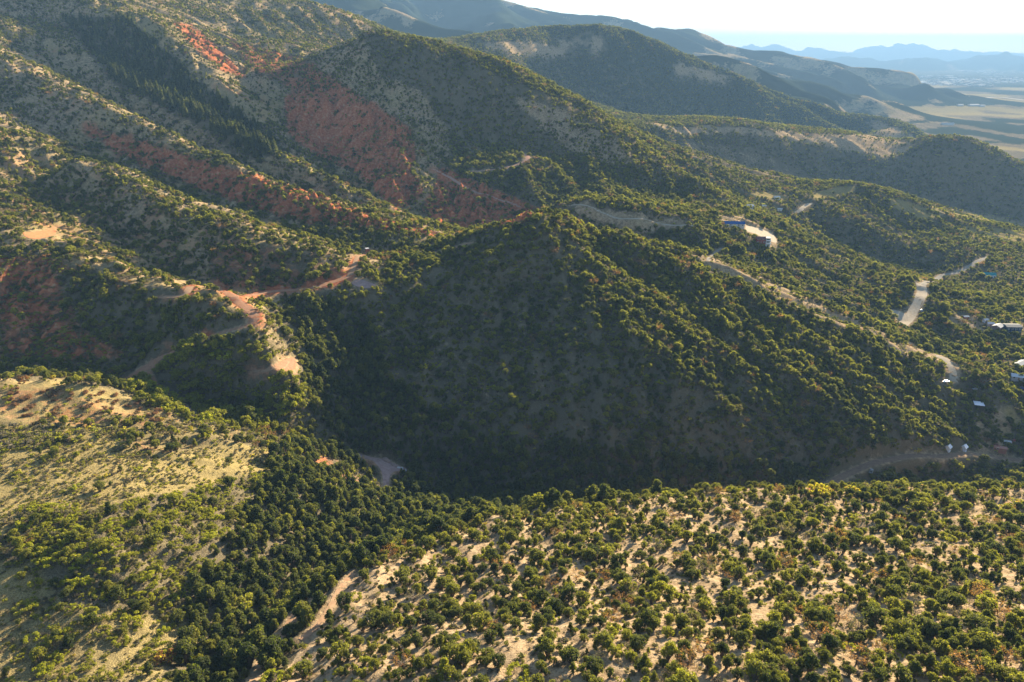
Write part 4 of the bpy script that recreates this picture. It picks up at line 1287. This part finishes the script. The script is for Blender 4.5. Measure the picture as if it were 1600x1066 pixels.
# carport: sloping pale sheet roof on posts against a brown hut
x, y = hit(1528, 636); z = float(grid_sample(Z, np.array(x), np.array(y)))
cpo = thing("carport", "carport with a tilted white sheet roof above a bare slope", "carport", (x, y, z), math.radians(-18))
rf = part("roof", cpo, paint("sheet_roof", (.74,.78,.84), .4, .2), (-3.2, 3.2, -2.6, 2.6, 2.9, 3.05)); rf.rotation_euler = (math.radians(9), 0, 0)
for px_, py_ in ((-2.9, -2.3), (2.9, -2.3), (-2.9, 2.3), (2.9, 2.3)): part("post", cpo, BARK, (px_ - .1, px_ + .1, py_ - .1, py_ + .1, -1.5, 2.6 + .15 * py_))
part("back_wall", cpo, paint("brown_boards", (.22,.12,.08), .85), (-2.5, 2.7, 1.9, 2.1, -1, 2.6))
# little tower on the left spur
x, y = hit(574, 396); z = float(grid_sample(Z, np.array(x), np.array(y)))
tw_ = thing("hut", "narrow rust-red hut with a white cap by the upper road end", "hut", (x, y, z), .5)
part("wall", tw_, paint("rust_red", (.42,.13,.08), .85), (-1.1, 1.1, -1.1, 1.1, -1, 3.6)); part("cap", tw_, WHITE, (-1.3, 1.3, -1.3, 1.3, 3.62, 4.1)); part("door", tw_, paint("door_paint", (.25,.16,.1), .6), (-.4, .4, -1.16, -1.08, .1, 2.0))

def wheel(parent, x, y, r=.36, w=.24):
    bm = bmesh.new(); n = 12
    a = [bm.verts.new((x + r * math.cos(i / n * 6.2832), y - w / 2, r + r * math.sin(i / n * 6.2832))) for i in range(n)]
    b = [bm.verts.new((x + r * math.cos(i / n * 6.2832), y + w / 2, r + r * math.sin(i / n * 6.2832))) for i in range(n)]
    bm.faces.new(a); bm.faces.new(b[::-1])
    for i in range(n): bm.faces.new((a[i], b[i], b[(i + 1) % n], a[(i + 1) % n]))
    bmesh.ops.recalc_face_normals(bm, faces=bm.faces)
    me = bpy.data.meshes.new("wheel"); bm.to_mesh(me); bm.free(); me.materials.append(paint("tyre_rubber", (.02,.02,.02), .85))
    add("wheel", me, parent)
def vehicle(name, label, cat, u, v, rz, col, typ='pickup', L=5.2):
    x, y = hit(u, v); z = float(grid_sample(Z, np.array(x), np.array(y))) + .15
    t = thing(name, label, cat, (x, y, z), rz, None)
    m = paint("vehicle_%02d%02d%02d" % tuple(int(c * 99) for c in col), col, .3)
    h = L / 2
    if typ == 'trailer':
        part("body", t, m, (-h, h, -1.2, 1.2, .6, 3.0)); part("roof", t, WHITE, (-h, h, -1.25, 1.25, 3.01, 3.12)); part("hitch", t, BARK, (h, h + 1.1, -.1, .1, .5, .62))
        for k in (-1, 1): wheel(t, -.3, k * 1.15)
        part("window", t, GLASS, (-h + .8, -h + 1.9, -1.24, -1.19, 1.6, 2.3)); part("door", t, TRIM, (.6, 1.3, -1.24, -1.19, .75, 2.7))
        return t
    part("body", t, m, (-h, h, -.95, .95, .42, 1.02), taper=.06)
    if typ == 'pickup':
        part("cab", t, m, (-.3, 1.4, -.85, .85, 1.02, 1.75), taper=.22); part("windscreen", t, GLASS, (-.12, 1.22, -.875, .875, 1.12, 1.55))
        part("cargo_bed", t, paint("bed_liner", (.05,.05,.05), .8), (-h + .15, -.4, -.8, .8, 1.025, 1.06))
    else:
        part("cabin", t, m, (-1.7, 1.1, -.85, .85, 1.02, 1.55), taper=.32); part("windscreen", t, GLASS, (-1.5, .9, -.875, .875, 1.1, 1.42))
    for sx_ in (-1, 1):
        for sy_ in (-1, 1): wheel(t, sx_ * (h - .95), sy_ * .88)
    for sy_ in (-1, 1): part("headlight", t, TRIM, (h - .07, h + .02, sy_ * .7 - .15, sy_ * .7 + .15, .62, .8))
    return t
vehicle("trailer", "white caravan parked in front of the blue-roofed barn", "caravan", 1146, 357, -.3, (.5,.51,.53), 'trailer', 6.5)
vehicle("pickup_truck", "white pickup truck on the pale gravel road", "pickup truck", 1440, 487, 1.2, (.5,.5,.5))
vehicle("parked_car", "white car at the lower end of the short pale road", "car", 1478, 598, .3, (.45,.46,.48), 'car', 4.5)
vehicle("parked_car", "grey car parked on the clearing above the carport, left of another car", "car", 1524, 609, .1, (.35,.37,.4), 'car', 4.5)
vehicle("pickup_truck", "white pickup truck parked right of the grey car above the carport", "pickup truck", 1533, 606, .4, (.45,.44,.42))
vehicle("pickup_truck", "teal pickup truck in the yard at the right edge", "pickup truck", 1584, 611, -.2, (.05,.22,.35))
vehicle("pickup_truck", "deep blue pickup truck in the yard, nearest the right edge", "pickup truck", 1594, 608, -.3, (.03,.08,.35))
vehicle("pickup_truck", "grey pickup truck on the shaded valley road", "pickup truck", 1361, 738, 1.0, (.22,.26,.3))
vehicle("trailer", "white caravan in the scrap yard at the right edge", "caravan", 1573, 696, -.3, (.5,.49,.49), 'trailer', 4.6)
vehicle("pickup_truck", "red truck behind the white caravan in the scrap yard", "truck", 1584, 691, .5, (.40,.06,.05))
vehicle("parked_car", "rusty car wreck left of the caravan in the scrap yard", "car", 1556, 697, -.4, (.25,.10,.07), 'car', 4.4)
vehicle("parked_car", "white car at the corner of the large dark blue house", "car", 1590, 519, .2, (.45,.45,.44), 'car', 4.5)

# ------------------------------------------------------------------ town on the plain, far off
r7 = np.random.default_rng(3)
def boxes_mesh(name, rows, mats):
    n = len(rows); V = np.zeros((n, 8, 3)); F = []
    for i, (x, y, z, l, w, h, a) in enumerate(rows):
        c, s = math.cos(a), math.sin(a)
        for k, (p, q) in enumerate(((-1, -1), (1, -1), (1, 1), (-1, 1))):
            px, py = p * l / 2, q * w / 2
            for t in (0, 1): V[i, k + 4 * t] = (x + c * px - s * py, y + s * px + c * py, z + (h if t else -3))
        b = i * 8
        F += [(b + 4, b + 5, b + 6, b + 7), (b, b + 1, b + 5, b + 4), (b + 1, b + 2, b + 6, b + 5), (b + 2, b + 3, b + 7, b + 6), (b + 3, b, b + 4, b + 7)]
    return mesh_from(name, V.reshape(-1, 3), F, mats, r7.integers(0, len(mats), n).repeat(5))
rows = []
for _ in range(9000):
    a = r7.uniform(.2, .66); r = r7.uniform(9000, 16500)
    x, y = math.sin(a) * r, math.cos(a) * r
    q = fbm(np.array([x / 900]), np.array([y / 1500]), 99, 3)[0]
    if q < .52 or float(grid_sample(Z, np.array(x), np.array(y))) > PLAIN + 12: continue
    big_ = r7.random() < .05
    rows.append((x, y, float(grid_sample(Z, np.array(x), np.array(y))), r7.uniform(50, 150) if big_ else r7.uniform(14, 34), r7.uniform(40, 90) if big_ else r7.uniform(10, 20), 9 if big_ else 6, r7.choice([0, 1.57]) + .2))
add("town_buildings", boxes_mesh("town_buildings", rows[:2600], [paint("town_pale", (.42, .41, .39), .9), paint("town_grey", (.28, .27, .26), .9), paint("town_roof", (.14, .12, .11), .9)]), kind='stuff', label="pale buildings of a town on the far plain")
for i, (u, v, L_, W_, lab) in enumerate([(1500,165,34,18,"small pale farm building on the plain, leftmost of three"), (1521,165,60,22,"largest white farm building on the plain, middle of three"), (1534,166,30,18,"small white farm building on the plain, rightmost of three"),
                                     (1480,195,60,26,"long white greenhouse row on the plain below the farm buildings")]):
    x, y = hit(u, v); z = float(grid_sample(Z, np.array(x), np.array(y)))
    t = thing("farm_building", lab, "farm building", (x, y, z), .2)
    gable_walls(t, WHITE, L_, W_ if v < 180 else 12, 5, 3, -4); slab_roof(t, paint("farm_roof", (.36, .36, .37), .9), L_, W_ if v < 180 else 12, 5, 3, 1, .4)

# ------------------------------------------------------------------ the air
top = float(Z.max()) + 25; bot = float(Z.min()) - 1.0
hm = bpy.data.meshes.new("haze"); bm = bmesh.new(); bx(bm, -36000, 36000, -400, 46000, bot, top); bm.to_mesh(hm); bm.free()
hz = add("haze", hm, kind='stuff')
m = bpy.data.materials.new("haze"); m.use_nodes = True; nt = m.node_tree
for n in list(nt.nodes):
    if n.type != 'OUTPUT_MATERIAL': nt.nodes.remove(n)
pv_ = nt.nodes.new("ShaderNodeVolumePrincipled")
pv_.inputs['Density'].default_value = HAZE_DENSITY
pv_.inputs['Color'].default_value = (.30, .54, .88, 1)
pv_.inputs['Anisotropy'].default_value = .0
nt.links.new(pv_.outputs[0], nt.nodes["Material Output"].inputs['Volume'])
hm.materials.append(m)
print("HAZE", bot, top)
